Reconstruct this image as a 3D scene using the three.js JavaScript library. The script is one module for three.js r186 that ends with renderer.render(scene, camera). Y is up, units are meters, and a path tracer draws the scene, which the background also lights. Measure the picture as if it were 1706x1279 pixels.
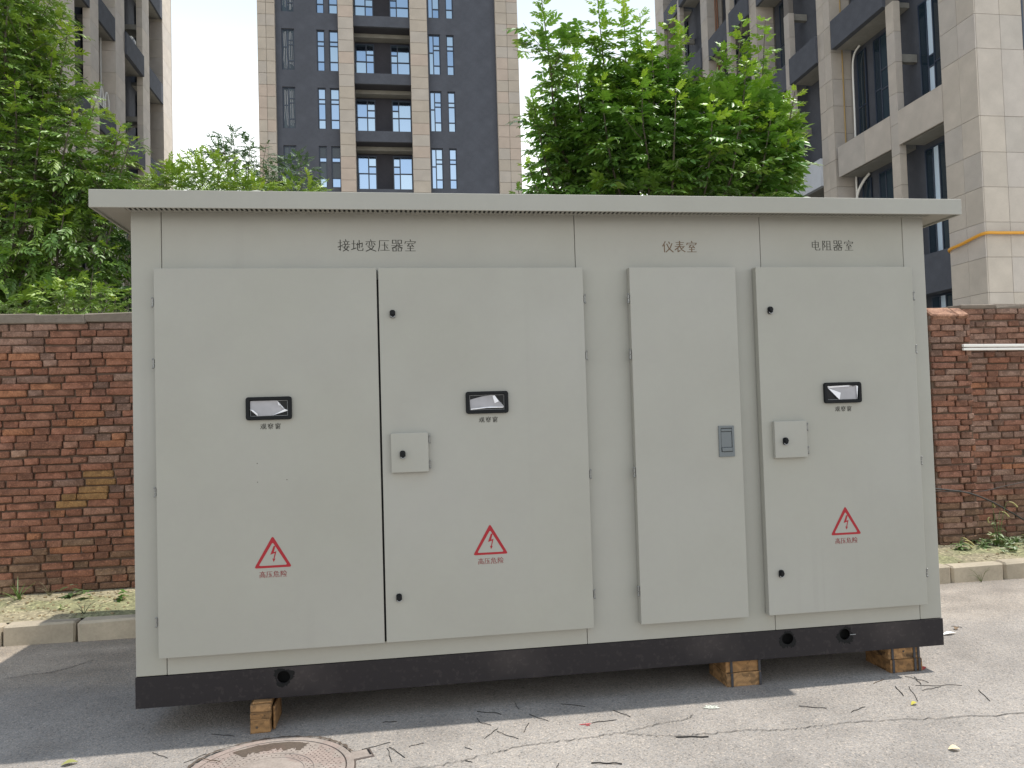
import * as THREE from 'three';
import { mergeGeometries } from 'three/addons/utils/BufferGeometryUtils.js';
import { RoundedBoxGeometry } from 'three/addons/geometries/RoundedBoxGeometry.js';

// ---------------------------------------------------------------- camera, sky, sun, exposure
const scene = new THREE.Scene();
const camera = new THREE.PerspectiveCamera(52.74, 1706 / 1279, 0.1, 1500);
camera.position.set(1.3346, 1.577, 4.1464);
camera.rotation.set(0.0352, -0.1445, -0.0292, 'YXZ');
scene.add(camera);
const SUN_DIR = new THREE.Vector3(1.18, 2.7, -0.032).normalize();
const SUN_I = 4.6, SKY_GAIN = 1.0, EXPOSURE = 1.02;
{
  const W = 256, H = 128, d = new Float32Array(W * H * 4);
  for (let r = 0; r < H; r++) for (let c = 0; c < W; c++) {
    const el = ((r + 0.5) / H - 0.5) * Math.PI, az = ((c + 0.5) / W - 0.5) * 2 * Math.PI;
    const v = new THREE.Vector3(Math.cos(az) * Math.cos(el), Math.sin(el), Math.sin(az) * Math.cos(el));
    const up = Math.max(0, v.y), t = THREE.MathUtils.smoothstep(up, 0.22, 0.50), t2 = THREE.MathUtils.smoothstep(up, 0.45, 1);   // white haze low down, pale blue higher up
    const low = [1.82, 1.84, 1.84].map((c, k) => c + ([0.80, 0.92, 1.02][k] - c) * t), high = [0.42, 0.62, 0.95];
    const a = Math.acos(THREE.MathUtils.clamp(v.dot(SUN_DIR), -1, 1)), glow = 0.6 * Math.exp(-a * a / 0.10) + 0.25 * Math.exp(-a / 0.7);
    for (let k = 0; k < 3; k++) {
      let x = low[k] + (high[k] - low[k]) * t2 + glow * [1, 0.97, 0.9][k];
      if (v.y < 0) x *= Math.max(0.25, 1 + v.y * 6);
      d[(r * W + c) * 4 + k] = x * SKY_GAIN;
    }
    d[(r * W + c) * 4 + 3] = 1;
  }
  const sky = new THREE.DataTexture(d, W, H, THREE.RGBAFormat, THREE.FloatType);
  sky.mapping = THREE.EquirectangularReflectionMapping; sky.magFilter = sky.minFilter = THREE.LinearFilter; sky.needsUpdate = true;
  scene.background = sky; scene.environment = sky;
}
const sun = new THREE.DirectionalLight(new THREE.Color(1, 0.96, 0.89), SUN_I);
sun.position.copy(SUN_DIR).multiplyScalar(60).add(new THREE.Vector3(2, 0, -4)); sun.target.position.set(2, 0, -4);
sun.castShadow = true; sun.shadow.mapSize.set(4096, 4096); sun.shadow.radius = 1;
Object.assign(sun.shadow.camera, { left: -45, right: 45, top: 45, bottom: -45, near: 1, far: 200 });
scene.add(sun, sun.target);
const renderer = new THREE.WebGLRenderer({ antialias: true });
renderer.setSize(1024, 768);
renderer.toneMapping = THREE.LinearToneMapping; renderer.toneMappingExposure = EXPOSURE;
renderer.shadowMap.enabled = true;

// ---------------------------------------------------------------- helpers
const V = (x, y, z) => new THREE.Vector3(x, y, z);
function rngOf(seed) { let s = seed >>> 0; return () => { s = (s + 0x6d2b79f5) >>> 0; let t = Math.imul(s ^ (s >>> 15), 1 | s); t = (t + Math.imul(t ^ (t >>> 7), 61 | t)) ^ t; return ((t ^ (t >>> 14)) >>> 0) / 4294967296; }; }
const R = rngOf(20240607), rr = (a, b) => a + (b - a) * R();
const used = new Map();
function numbered(n) { const k = used.get(n) || 0; used.set(n, k + 1); return k ? n + '_' + String(k).padStart(3, '0') : n; }
function tag(o, label, category, group, kind) { if (label) o.userData.label = label; if (category) o.userData.category = category; if (group) o.userData.group = group; if (kind) o.userData.kind = kind; return o; }
function thing(name, label, category, pos = [0, 0, 0], turn = 0, group) {
  const o = new THREE.Group(); o.name = numbered(name); o.position.set(...pos); o.rotation.y = turn; scene.add(o); return tag(o, label, category, group);
}
function part(name, geo, mat, parent) {
  const g = Array.isArray(geo) ? mergeGeometries(geo.map((x) => (x.index ? x.toNonIndexed() : x))) : geo;
  const m = new THREE.Mesh(g, mat); m.name = name; m.castShadow = m.receiveShadow = true; parent.add(m); return m;
}
function struct(name, geo, mat) { const m = part(numbered(name), geo, mat, scene); m.userData.kind = 'structure'; return m; }
function group(name, parent) { const g = new THREE.Group(); g.name = name; parent.add(g); return g; }
// uv in metres by dominant normal axis
function uvBox(g, ox = 0, oy = 0) {
  if (g.index) g = g.toNonIndexed();
  const p = g.attributes.position, n = p.count, uv = new Float32Array(n * 2), a = V(), b = V(), c = V();
  for (let i = 0; i < n; i += 3) {
    a.fromBufferAttribute(p, i); b.fromBufferAttribute(p, i + 1); c.fromBufferAttribute(p, i + 2);
    const nx = b.clone().sub(a).cross(c.clone().sub(a)), ax = Math.abs(nx.x), ay = Math.abs(nx.y), az = Math.abs(nx.z);
    [a, b, c].forEach((v, k) => {
      let s, t; if (az >= ax && az >= ay) { s = v.x; t = v.y; } else if (ax >= ay) { s = v.z; t = v.y; } else { s = v.x; t = v.z; }
      uv[(i + k) * 2] = s + ox; uv[(i + k) * 2 + 1] = t + oy;
    });
  }
  g.setAttribute('uv', new THREE.BufferAttribute(uv, 2)); return g;
}
// box between two corners, uv in metres
function bx(x0, x1, y0, y1, z0, z1, o = 0) {
  const g = new THREE.BoxGeometry(Math.abs(x1 - x0), Math.abs(y1 - y0), Math.abs(z1 - z0)); g.translate((x0 + x1) / 2, (y0 + y1) / 2, (z0 + z1) / 2); return uvBox(g, o, o * 0.7);
}
function rbx(x0, x1, y0, y1, z0, z1, r = 0.004, s = 1, o = 0) {
  const g = new RoundedBoxGeometry(Math.abs(x1 - x0), Math.abs(y1 - y0), Math.abs(z1 - z0), s, r); g.translate((x0 + x1) / 2, (y0 + y1) / 2, (z0 + z1) / 2); return uvBox(g, o, o * 0.7);
}
// chamfered block, flat faces, 44 triangles, optional jitter of its corners
function chamfer(w, h, d, c, jit = 0, rnd = R) {
  const corner = {}; const pos = [];
  for (const sx of [-1, 1]) for (const sy of [-1, 1]) for (const sz of [-1, 1]) {
    const j = [0, 1, 2].map(() => (rnd() - 0.5) * 2 * jit), cc = c * (0.6 + 0.9 * rnd());
    const X = sx * w / 2 + j[0], Y = sy * h / 2 + j[1], Z = sz * d / 2 + j[2];
    corner[[sx, sy, sz]] = { x: [X, Y - sy * cc, Z - sz * cc], y: [X - sx * cc, Y, Z - sz * cc], z: [X - sx * cc, Y - sy * cc, Z] };
  }
  const tri = (a, b, c2, out) => { const A = V(...a), n = V(...b).sub(A).cross(V(...c2).sub(A)); if (n.dot(V(...out)) < 0) pos.push(...a, ...c2, ...b); else pos.push(...a, ...b, ...c2); };
  const quad = (a, b, c2, d2, out) => { tri(a, b, c2, out); tri(a, c2, d2, out); };
  const K = (sx, sy, sz, f) => corner[[sx, sy, sz]][f];
  for (const s of [-1, 1]) {
    quad(K(s, -1, -1, 'x'), K(s, 1, -1, 'x'), K(s, 1, 1, 'x'), K(s, -1, 1, 'x'), [s, 0, 0]);
    quad(K(-1, s, -1, 'y'), K(1, s, -1, 'y'), K(1, s, 1, 'y'), K(-1, s, 1, 'y'), [0, s, 0]);
    quad(K(-1, -1, s, 'z'), K(1, -1, s, 'z'), K(1, 1, s, 'z'), K(-1, 1, s, 'z'), [0, 0, s]);
    for (const t of [-1, 1]) {
      quad(K(s, t, -1, 'x'), K(s, t, 1, 'x'), K(s, t, 1, 'y'), K(s, t, -1, 'y'), [s, t, 0]);
      quad(K(s, -1, t, 'x'), K(s, 1, t, 'x'), K(s, 1, t, 'z'), K(s, -1, t, 'z'), [s, 0, t]);
      quad(K(-1, s, t, 'y'), K(1, s, t, 'y'), K(1, s, t, 'z'), K(-1, s, t, 'z'), [0, s, t]);
      for (const u of [-1, 1]) tri(K(s, t, u, 'x'), K(s, t, u, 'y'), K(s, t, u, 'z'), [s, t, u]);
    }
  }
  const g = new THREE.BufferGeometry(); g.setAttribute('position', new THREE.Float32BufferAttribute(pos, 3)); g.computeVertexNormals(); return uvBox(g, rnd() * 3, rnd() * 3);
}
function tube(points, r, seg = 24, rad = 7) { return new THREE.TubeGeometry(new THREE.CatmullRomCurve3(points.map((p) => V(...p))), seg, r, rad, false); }
function ext(shape, depth, bevel = 0, curve = 6) { return new THREE.ExtrudeGeometry(shape, { depth, bevelEnabled: bevel > 0, bevelThickness: bevel, bevelSize: bevel, bevelOffset: -bevel, bevelSegments: 2, curveSegments: curve }); }
function poly(pts) { const s = new THREE.Shape(); pts.forEach((p, i) => (i ? s.lineTo(p[0], p[1]) : s.moveTo(p[0], p[1]))); s.closePath(); return s; }
function rrect(x0, y0, x1, y1, r, P = THREE.Shape) { const s = new P(); s.moveTo(x0 + r, y0); s.lineTo(x1 - r, y0); s.quadraticCurveTo(x1, y0, x1, y0 + r); s.lineTo(x1, y1 - r); s.quadraticCurveTo(x1, y1, x1 - r, y1); s.lineTo(x0 + r, y1); s.quadraticCurveTo(x0, y1, x0, y1 - r); s.lineTo(x0, y0 + r); s.quadraticCurveTo(x0, y0, x0 + r, y0); return s; }
function strip(g) { for (const k of Object.keys(g.attributes)) if (!['position', 'normal', 'uv'].includes(k)) g.deleteAttribute(k); return g.index ? g.toNonIndexed() : g; }

// ---------------------------------------------------------------- textures
function lattice(seed, P) { const r = rngOf(seed), a = new Float32Array(P * P); for (let i = 0; i < a.length; i++) a[i] = r(); return (x, y) => { const xi = Math.floor(x), yi = Math.floor(y), fx = x - xi, fy = y - yi, u = fx * fx * (3 - 2 * fx), v = fy * fy * (3 - 2 * fy), x0 = ((xi % P) + P) % P, x1 = (x0 + 1) % P, y0 = (((yi % P) + P) % P) * P, y1 = ((((yi % P) + P) + 1) % P) * P; return (a[y0 + x0] * (1 - u) + a[y0 + x1] * u) * (1 - v) + (a[y1 + x0] * (1 - u) + a[y1 + x1] * u) * v; }; }
function fbmMaker(seed, base, oct, gain = 0.5) { const ls = []; for (let o = 0; o < oct; o++) ls.push(lattice(seed + o * 17, base << o)); return (u, v) => { let s = 0, a = 1, n = 0; for (let o = 0; o < oct; o++) { s += a * ls[o](u * (base << o), v * (base << o)); n += a; a *= gain; } return s / n; }; }
function tex(N, metres, f, srgb = true) {
  const d = new Uint8Array(N * N * 4);
  for (let y = 0; y < N; y++) for (let x = 0; x < N; x++) { const c = f((x + 0.5) / N, (y + 0.5) / N, x, y); for (let k = 0; k < 3; k++) d[(y * N + x) * 4 + k] = Math.max(0, Math.min(255, c[k] * 255)); d[(y * N + x) * 4 + 3] = 255; }
  const t = new THREE.DataTexture(d, N, N); t.wrapS = t.wrapT = THREE.RepeatWrapping; t.magFilter = THREE.LinearFilter; t.minFilter = THREE.LinearMipmapLinearFilter; t.generateMipmaps = true;
  if (srgb) t.colorSpace = THREE.SRGBColorSpace; t.repeat.set(1 / metres, 1 / metres); t.needsUpdate = true; return t;
}
const enc = (x) => (x <= 0.0031308 ? x * 12.92 : 1.055 * Math.pow(x, 1 / 2.4) - 0.055);
const g3 = (v) => [v, v, v];
const std = (o) => new THREE.MeshStandardMaterial(o);
const lin = (r, g, b) => new THREE.Color().setRGB(r, g, b);

const nA = fbmMaker(11, 8, 5), nB = fbmMaker(23, 4, 4), nC = fbmMaker(37, 64, 3), nD = fbmMaker(51, 16, 4), nE = fbmMaker(77, 128, 2);
// a map of grey values around 1 so that colours stay in the material
const T = {};
{
  // asphalt: pale binder, light and dark chips
  const N = 2048, r = rngOf(5), chip = lattice(91, 360), chip2 = lattice(92, 720), chip3 = lattice(93, 520);
  const h = (u, v) => 0.55 * chip(u * 360, v * 360) + 0.45 * chip2(u * 720, v * 720);
  T.asphalt = tex(N, 2.6, (u, v) => {
    const c = h(u, v), w = chip3(u * 520, v * 520), big = nB(u, v), mid = nD(u, v);
    let L = 0.262 * (0.82 + 0.36 * big) * (0.86 + 0.28 * mid);
    L *= 0.70 + 0.56 * c; if (c < 0.24) L *= 0.66; if (w > 0.80) L *= 1.38; if (w < 0.12) L *= 0.7;
    const warm = (w - 0.5) * 0.10;
    return [enc(L * (1.085 + warm)), enc(L * 0.98), enc(L * (0.885 - warm))];
  });
  T.asphaltB = tex(1024, 2.6, (u, v) => g3(h(u, v)), false);
  T.brick = tex(512, 0.5, (u, v) => { const a = nA(u, v), b = nC(u, v), s = nB(u, v); let L = 0.30 + 0.85 * a + 0.5 * (b - 0.5); if (s > 0.6) L *= 0.75; if (b > 0.70) L *= 1.3; return [enc(Math.min(1, L * 0.82)), enc(Math.min(1, L * 0.82 * (0.94 + 0.18 * (a - 0.3)))), enc(Math.min(1, L * 0.82 * (0.9 + 0.3 * (a - 0.3))))]; });
  T.brickB = tex(512, 0.5, (u, v) => g3(0.55 * nA(u, v) + 0.45 * nC(u, v)), false);
  T.stone = tex(512, 2.2, (u, v) => { const a = nA(u, v), b = nE(u, v), s = nB(u, v); return g3(enc(0.90 * (0.86 + 0.2 * s + 0.12 * (a - 0.5) + 0.10 * (b - 0.5)))); });
  T.stucco = tex(512, 1.6, (u, v) => { const a = nB(u, v), b = nC(u, v), c = nA(u, v); return g3(enc(0.7 * (0.8 + 0.25 * a + 0.2 * (b - 0.5) + 0.2 * (c - 0.5)))); });
  T.fine = tex(512, 0.35, (u, v) => g3(0.6 * nC(u, v) + 0.4 * nE(u, v)), false);
  T.paint = tex(1024, 3.3, (u, v) => { const a = nB(u, v), b = nD(u, v), c = nE(u, v); const st = nC(u, 0.37), st2 = nD(u, 0.61), m = nD(u * 1, v); const e = 0.90 + 0.09 * a + 0.05 * (b - 0.5) + 0.02 * (c - 0.5) + 0.035 * (st2 - 0.5) * m - (st > 0.62 ? (st - 0.62) * 0.6 * Math.max(0, a - 0.4) : 0); return [enc(e), enc(e * (0.995 + 0.01 * b)), enc(e * (0.965 + 0.05 * a))]; });
  T.paintR = tex(512, 2.1, (u, v) => g3(0.40 + 0.22 * nB(u, v) + 0.16 * nD(u, v)), false);
  T.baseMap = tex(512, 1.1, (u, v) => { const a = nA(u, v), b = nC(u, v), s = nB(u, v); const d = Math.max(0, s - 0.5) * 3 + (b > 0.68 ? 0.9 : 0) * a; return [enc(Math.min(1, 0.22 + 0.30 * d)), enc(Math.min(1, 0.20 + 0.27 * d)), enc(Math.min(1, 0.21 + 0.22 * d))]; });
  T.soil = tex(1024, 1.3, (u, v) => { const a = nA(u, v), b = nC(u, v), c = nE(u, v), s = nB(u, v); let L = 0.265 * (0.62 + 0.5 * a + 0.5 * (b - 0.5) + 0.25 * (c - 0.5)); if (b > 0.70) L *= 1.5; if (b < 0.3) L *= 0.65; const gr = 0; return [enc(L * 1.12), enc(L * 0.97), enc(L * 0.62)]; });
  T.soilB = tex(512, 1.3, (u, v) => g3(0.5 * nA(u, v) + 0.5 * nC(u, v)), false);
  T.conc = tex(512, 0.9, (u, v) => { const a = nA(u, v), b = nC(u, v), s = nB(u, v); let L = 0.42 * (0.72 + 0.4 * s + 0.25 * (a - 0.5) + 0.16 * (b - 0.5)); return [enc(L * 1.06), enc(L), enc(L * 0.88)]; });
  T.wood = tex(512, 0.4, (u, v) => { const w = nB(u * 1, v * 0.5), rg = 0.5 + 0.5 * Math.sin((v * 60 + w * 22 + 2 * nA(u, v)) * 1.0), gr = nE(u, v); const dk = nA(u, v), L = Math.max(0.1, 0.70 + 0.26 * rg + 0.3 * (gr - 0.5) - 0.3 * (w > 0.58) - (dk > 0.58 ? 0.25 : 0)); return [enc(0.7 * L), enc(0.645 * L), enc(0.58 * L)]; });
  T.bark = tex(256, 0.3, (u, v) => { const a = nA(u, v * 0.3), b = nC(u, v); return g3(enc(0.4 + 0.5 * a + 0.3 * (b - 0.5))); });
  T.iron = tex(512, 0.5, (u, v) => { const a = nA(u, v), b = nC(u, v), s = nB(u, v); const k = s > 0.55 ? 0.94 : 1; let L = 0.75 + 0.4 * (a - 0.4) + 0.3 * (b - 0.5); return [enc(0.6 * L), enc(0.6 * L * k * 0.99), enc(0.6 * L * k)]; });
}
const M = {
  asphalt: std({ map: T.asphalt, bumpMap: T.asphaltB, bumpScale: 0.0025, roughness: 0.93, vertexColors: true }),
  crack: std({ color: lin(0.07, 0.065, 0.06), roughness: 1 }),
  ground: std({ color: lin(1.05, 1.0, 0.92), map: T.conc, roughness: 1 }),
  soil: std({ map: T.soil, bumpMap: T.soilB, bumpScale: 0.02, roughness: 1, vertexColors: true }),
  kerb: [0.95, 1.08, 1.02, 0.88].map((k) => std({ map: T.conc, color: lin(k, k * 0.9, k * 0.76), bumpMap: T.fine, bumpScale: 0.002, roughness: 0.95 })),
  mortar: std({ color: lin(0.19, 0.125, 0.085), map: T.stucco, bumpMap: T.brickB, bumpScale: 0.01, roughness: 1 }),
  cement: std({ color: lin(0.30, 0.25, 0.20), map: T.stucco, bumpMap: T.brickB, bumpScale: 0.008, roughness: 1 }),
  paint: std({ color: lin(0.345, 0.338, 0.298), map: T.paint, bumpMap: T.fine, bumpScale: 0.00012, roughness: 1, roughnessMap: T.paintR }),
  gap: std({ color: lin(0.05, 0.05, 0.045), roughness: 0.9 }),
  base: new THREE.MeshPhysicalMaterial({ color: lin(0.066, 0.061, 0.067), map: T.baseMap, bumpMap: T.fine, bumpScale: 0.0002, roughness: 0.5, specularIntensity: 0.6 }),
  hole: std({ color: lin(0.004, 0.004, 0.004), roughness: 1 }),
  smear: std({ color: lin(0.005, 0.005, 0.005), roughness: 1 }),
  black: new THREE.MeshPhysicalMaterial({ color: lin(0.007, 0.008, 0.009), roughness: 0.5, specularIntensity: 0.35 }),
  blackGlass: new THREE.MeshPhysicalMaterial({ color: lin(0.006, 0.007, 0.008), roughness: 0.15, specularIntensity: 0.4 }),
  rim: std({ color: lin(0.3, 0.31, 0.31), roughness: 0.5 }),
  film: std({ color: lin(0.52, 0.51, 0.53), map: T.stucco, roughness: 0.4, side: THREE.DoubleSide }),
  filmWhite: std({ color: lin(0.78, 0.78, 0.80), roughness: 0.5, side: THREE.DoubleSide }),
  steel: std({ color: lin(0.22, 0.22, 0.21), metalness: 0.6, roughness: 0.4 }),
  latch: std({ color: lin(0.135, 0.15, 0.153), roughness: 0.6 }),
  latchDark: std({ color: lin(0.075, 0.085, 0.088), roughness: 0.6 }),
  ink: std({ color: lin(0.02, 0.018, 0.012), roughness: 0.7 }),
  inkFaded: std({ color: lin(0.13, 0.085, 0.05), roughness: 0.8 }),
  red: std({ color: lin(0.31, 0.004, 0.012), roughness: 0.6 }),
  redText: std({ color: lin(0.20, 0.006, 0.008), roughness: 0.6 }),
  strap: std({ color: lin(0.05, 0.05, 0.055), roughness: 0.6, metalness: 0.3 }),
  stone: [[0.50, 0.45, 0.395], [0.47, 0.43, 0.385], [0.52, 0.465, 0.40], [0.485, 0.435, 0.375], [0.50, 0.455, 0.41]].map((c) => std({ color: lin(...c), map: T.stone, roughness: 0.75 })),
  band: [[0.50, 0.44, 0.37], [0.52, 0.43, 0.36], [0.49, 0.44, 0.385], [0.48, 0.42, 0.35]].map((c) => std({ color: lin(...c), map: T.stone, roughness: 0.8 })),
  joint: std({ color: lin(0.17, 0.155, 0.14), roughness: 1 }),
  greyCladding: std({ color: lin(0.52, 0.55, 0.60), map: T.stone, roughness: 0.5 }),
  dark: std({ color: lin(0.112, 0.122, 0.150), map: T.stucco, bumpMap: T.fine, bumpScale: 0.002, roughness: 0.9 }),
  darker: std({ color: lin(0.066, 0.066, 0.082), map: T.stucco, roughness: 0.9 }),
  soffit: std({ color: lin(0.40, 0.39, 0.355), map: T.stucco, roughness: 0.95 }),
  mirror: ['0.26,0.36,0.50', '0.29,0.39,0.52', '0.23,0.33,0.48', '0.31,0.41,0.52'].map((s) => std({ color: lin(...s.split(',').map(Number)), metalness: 1, roughness: 0.06 })),
  glassDark: ['0.012,0.024,0.036', '0.022,0.042,0.058', '0.015,0.03,0.045'].map((s) => new THREE.MeshPhysicalMaterial({ color: lin(...s.split(',').map(Number)), roughness: 0.06, ior: 1.52 })),
  curtain: std({ color: lin(0.30, 0.31, 0.33), roughness: 1 }),
  skyReflection: std({ color: lin(0.50, 0.62, 0.74), roughness: 0.6 }),  // flat pale blue standing in for sky reflected in the glass
  frame: std({ color: lin(0.022, 0.035, 0.062), roughness: 0.4 }),
  gasPipe: std({ color: lin(0.62, 0.30, 0.03), roughness: 0.5 }),
  gasPipeOld: std({ color: lin(0.40, 0.27, 0.10), roughness: 0.7 }),
  whitePipe: std({ color: lin(0.75, 0.75, 0.72), roughness: 0.5 }),
  brownPipe: std({ color: lin(0.30, 0.15, 0.09), roughness: 0.7 }),
  batten: std({ color: lin(0.80, 0.77, 0.71), roughness: 0.7 }),
  cable: std({ color: lin(0.03, 0.028, 0.025), roughness: 0.6 }),
  twig: std({ color: lin(0.018, 0.016, 0.014), roughness: 0.9 }),
  twigBrown: std({ color: lin(0.10, 0.065, 0.04), roughness: 0.9 }),
  iron: std({ color: lin(0.62, 0.525, 0.45), map: T.iron, bumpMap: T.fine, bumpScale: 0.001, roughness: 0.7 }),
  ironDark: std({ color: lin(0.20, 0.155, 0.13), map: T.iron, roughness: 0.75 }),
  ironRust: std({ color: lin(0.20, 0.15, 0.11), map: T.iron, roughness: 0.85 }),
  bark: std({ color: lin(0.16, 0.13, 0.10), map: T.bark, bumpMap: T.bark, bumpScale: 0.01, roughness: 0.95 }),
  stem: std({ color: lin(0.13, 0.14, 0.06), roughness: 0.85 }),
};
M.stoneShadeLift = M.stone.map((m) => { const c = m.clone(); c.color.multiplyScalar(1.32); return c; });  // stone copy lightened to make up for the shade on the left block
M.wood = [[0.46, 0.27, 0.115], [0.40, 0.23, 0.095], [0.52, 0.32, 0.15]].map((c) => std({ color: lin(...c), map: T.wood, bumpMap: T.wood, bumpScale: 0.001, roughness: 0.8 }));
const pick = (a) => a[Math.floor(R() * a.length)];

// ---------------------------------------------------------------- setting: ground, road, crack, kerb, soil
{
  const g = new THREE.PlaneGeometry(1200, 1200); g.rotateX(-Math.PI / 2); g.translate(0, -0.012, 0);
  const uv = g.attributes.uv; for (let i = 0; i < uv.count; i++) uv.setXY(i, uv.getX(i) * 1200, uv.getY(i) * 1200);
  struct('ground', g, M.ground);
}
const roadNoise = fbmMaker(401, 4, 5);
const road = (() => {
  const x0 = -30, x1 = 40, z0 = -1.935, z1 = 30, nx = 520, nz = 260, pos = [], uv = [], col = [], idx = [];
  for (let j = 0; j <= nz; j++) for (let i = 0; i <= nx; i++) {
    const x = x0 + (x1 - x0) * i / nx, z = z0 + (z1 - z0) * j / nz;
    pos.push(x, 0, z); uv.push(x, z);
    let k = 0.86 + 0.3 * roadNoise(x / 9 + 5, z / 9 + 5) + 0.2 * (roadNoise(x / 2.5 + 9, z / 2.5) - 0.5);
    const dust = THREE.MathUtils.smoothstep(-z + 0.5 * (roadNoise(x / 1.7 + 2, z / 0.5) - 0.5), 0.55, 1.3), streak = roadNoise(x / 3 + 1, z / 0.35 + 4);   // brown dust swept towards the kerb
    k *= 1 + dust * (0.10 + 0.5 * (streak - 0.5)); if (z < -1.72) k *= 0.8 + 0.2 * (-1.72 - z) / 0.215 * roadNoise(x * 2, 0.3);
    const oil = THREE.MathUtils.smoothstep(roadNoise(x / 1.9 + 12, z / 1.9 + 3), 0.60, 0.70) * 0.13; k *= 1 - oil;
    const dr = dust * (x < 2 ? 1 : 0.45); col.push(k * (1 + 0.06 * dr), k * (0.995 - 0.015 * dr), k * (0.985 - 0.13 * dr));
  }
  for (let j = 0; j < nz; j++) for (let i = 0; i < nx; i++) { const a = j * (nx + 1) + i, b = a + 1, c = a + nx + 1, d = c + 1; idx.push(a, c, b, b, c, d); }
  const g = new THREE.BufferGeometry(); g.setAttribute('position', new THREE.Float32BufferAttribute(pos, 3)); g.setAttribute('uv', new THREE.Float32BufferAttribute(uv, 2)); g.setAttribute('color', new THREE.Float32BufferAttribute(col, 3)); g.setIndex(idx); g.computeVertexNormals();
  return struct('road', g, M.asphalt);
})();
function ribbon(pts, width, y, sub = 10, wob = 0.012, seed = 1) {                // thin irregular strip lying on the ground
  const r = rngOf(seed), c = new THREE.CatmullRomCurve3(pts.map((p) => V(p[0], y, p[1]))), n = pts.length * sub, pos = [], idx = [];
  for (let i = 0; i <= n; i++) { const p = c.getPoint(i / n), t = c.getTangent(i / n), w = width * (0.3 + 1.1 * r()) * 0.5, o = (r() - 0.5) * wob; pos.push(p.x - t.z * (o + w), y, p.z + t.x * (o + w), p.x - t.z * (o - w), y, p.z + t.x * (o - w)); }
  for (let i = 0; i < n; i++) { const a = 2 * i; idx.push(a, a + 1, a + 2, a + 1, a + 3, a + 2); }
  const g = new THREE.BufferGeometry(); g.setAttribute('position', new THREE.Float32BufferAttribute(pos, 3)); g.setIndex(idx); g.computeVertexNormals();
  if (g.attributes.normal.getY(2) < 0) { g.setIndex(idx.map((_, i) => idx[i % 3 === 1 ? i + 1 : i % 3 === 2 ? i - 1 : i])); g.computeVertexNormals(); }
  return g;
}
part('crack', ribbon([[6.5, 0.75], [5.2, 0.68], [4.37, 0.639], [3.74, 0.583], [3.37, 0.555], [3.15, 0.575], [2.97, 0.541], [2.72, 0.535], [2.53, 0.509], [2.35, 0.44], [2.2, 0.46], [2.0, 0.47], [1.8, 0.5], [1.6, 0.57], [1.4, 0.61], [1.26, 0.62]], 0.0045, 0.004, 16, 0.022, 7), M.crack, road);
part('crack', ribbon([[-1.15, -1.15], [-1.0, -1.2], [-0.9, -1.22], [-0.82, -1.3], [-0.72, -1.42]], 0.007, 0.0045, 10, 0.02, 15), M.crack, road);
part('crack', ribbon([[2.37, 0.43], [2.6, 0.37], [2.72, 0.35], [2.78, 0.3]], 0.004, 0.0045, 10, 0.014, 9), M.crack, road);

const kerb = new THREE.Group(); kerb.name = 'kerb'; kerb.userData.kind = 'structure'; scene.add(kerb);
{
  const kg = [0, 1, 2, 3, 4].map((i) => chamfer(0.482, 0.25, 0.125, 0.014, 0.005, rngOf(60 + i)));
  for (let k = -12; k < 32; k++) {
    const m = part('kerb_stone', pick(kg), pick(M.kerb), kerb); m.position.set(-1.529 + 0.5 * k + 0.25, 0.0205 + rr(-0.003, 0.003), -1.93 - 0.0625 + rr(-0.004, 0.004)); m.rotation.y = rr(-0.006, 0.006);
  }
}
const soilNoise = fbmMaker(501, 4, 5);
const soilY = (x, z) => 0.128 + 0.05 * (soilNoise(x / 3 + 7, z / 3 + 7) - 0.4) + 0.03 * THREE.MathUtils.smoothstep(-z, 2.2, 2.85) + 0.035 * Math.exp(-((x + 1.72) ** 2) / 0.06 - ((z + 2.62) ** 2) / 0.04) + 0.02 * (soilNoise(x * 1.3, z * 1.3) - 0.5);
{
  const x0 = -9, x1 = 14, z0 = -2.9, z1 = -2.05, nx = 700, nz = 28, pos = [], uv = [], col = [], idx = [];
  for (let j = 0; j <= nz; j++) for (let i = 0; i <= nx; i++) {
    const x = x0 + (x1 - x0) * i / nx, z = z0 + (z1 - z0) * j / nz; pos.push(x, soilY(x, z), z); uv.push(x, z);
    const s = soilNoise(x / 2 + 3, z / 2 + 1), k = 0.85 + 0.5 * soilNoise(x / 5, z / 5), gr = THREE.MathUtils.smoothstep(s, 0.5, 0.62); col.push(k * (1 - 0.2 * gr), k * (1 - 0.1 * gr), k * (1 - 0.25 * gr));
  }
  for (let j = 0; j < nz; j++) for (let i = 0; i < nx; i++) { const a = j * (nx + 1) + i, b = a + 1, c = a + nx + 1, d = c + 1; idx.push(a, c, b, b, c, d); }
  const g = new THREE.BufferGeometry(); g.setAttribute('position', new THREE.Float32BufferAttribute(pos, 3)); g.setAttribute('uv', new THREE.Float32BufferAttribute(uv, 2)); g.setAttribute('color', new THREE.Float32BufferAttribute(col, 3)); g.setIndex(idx); g.computeVertexNormals();
  struct('soil_strip', g, M.soil);
}

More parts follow.
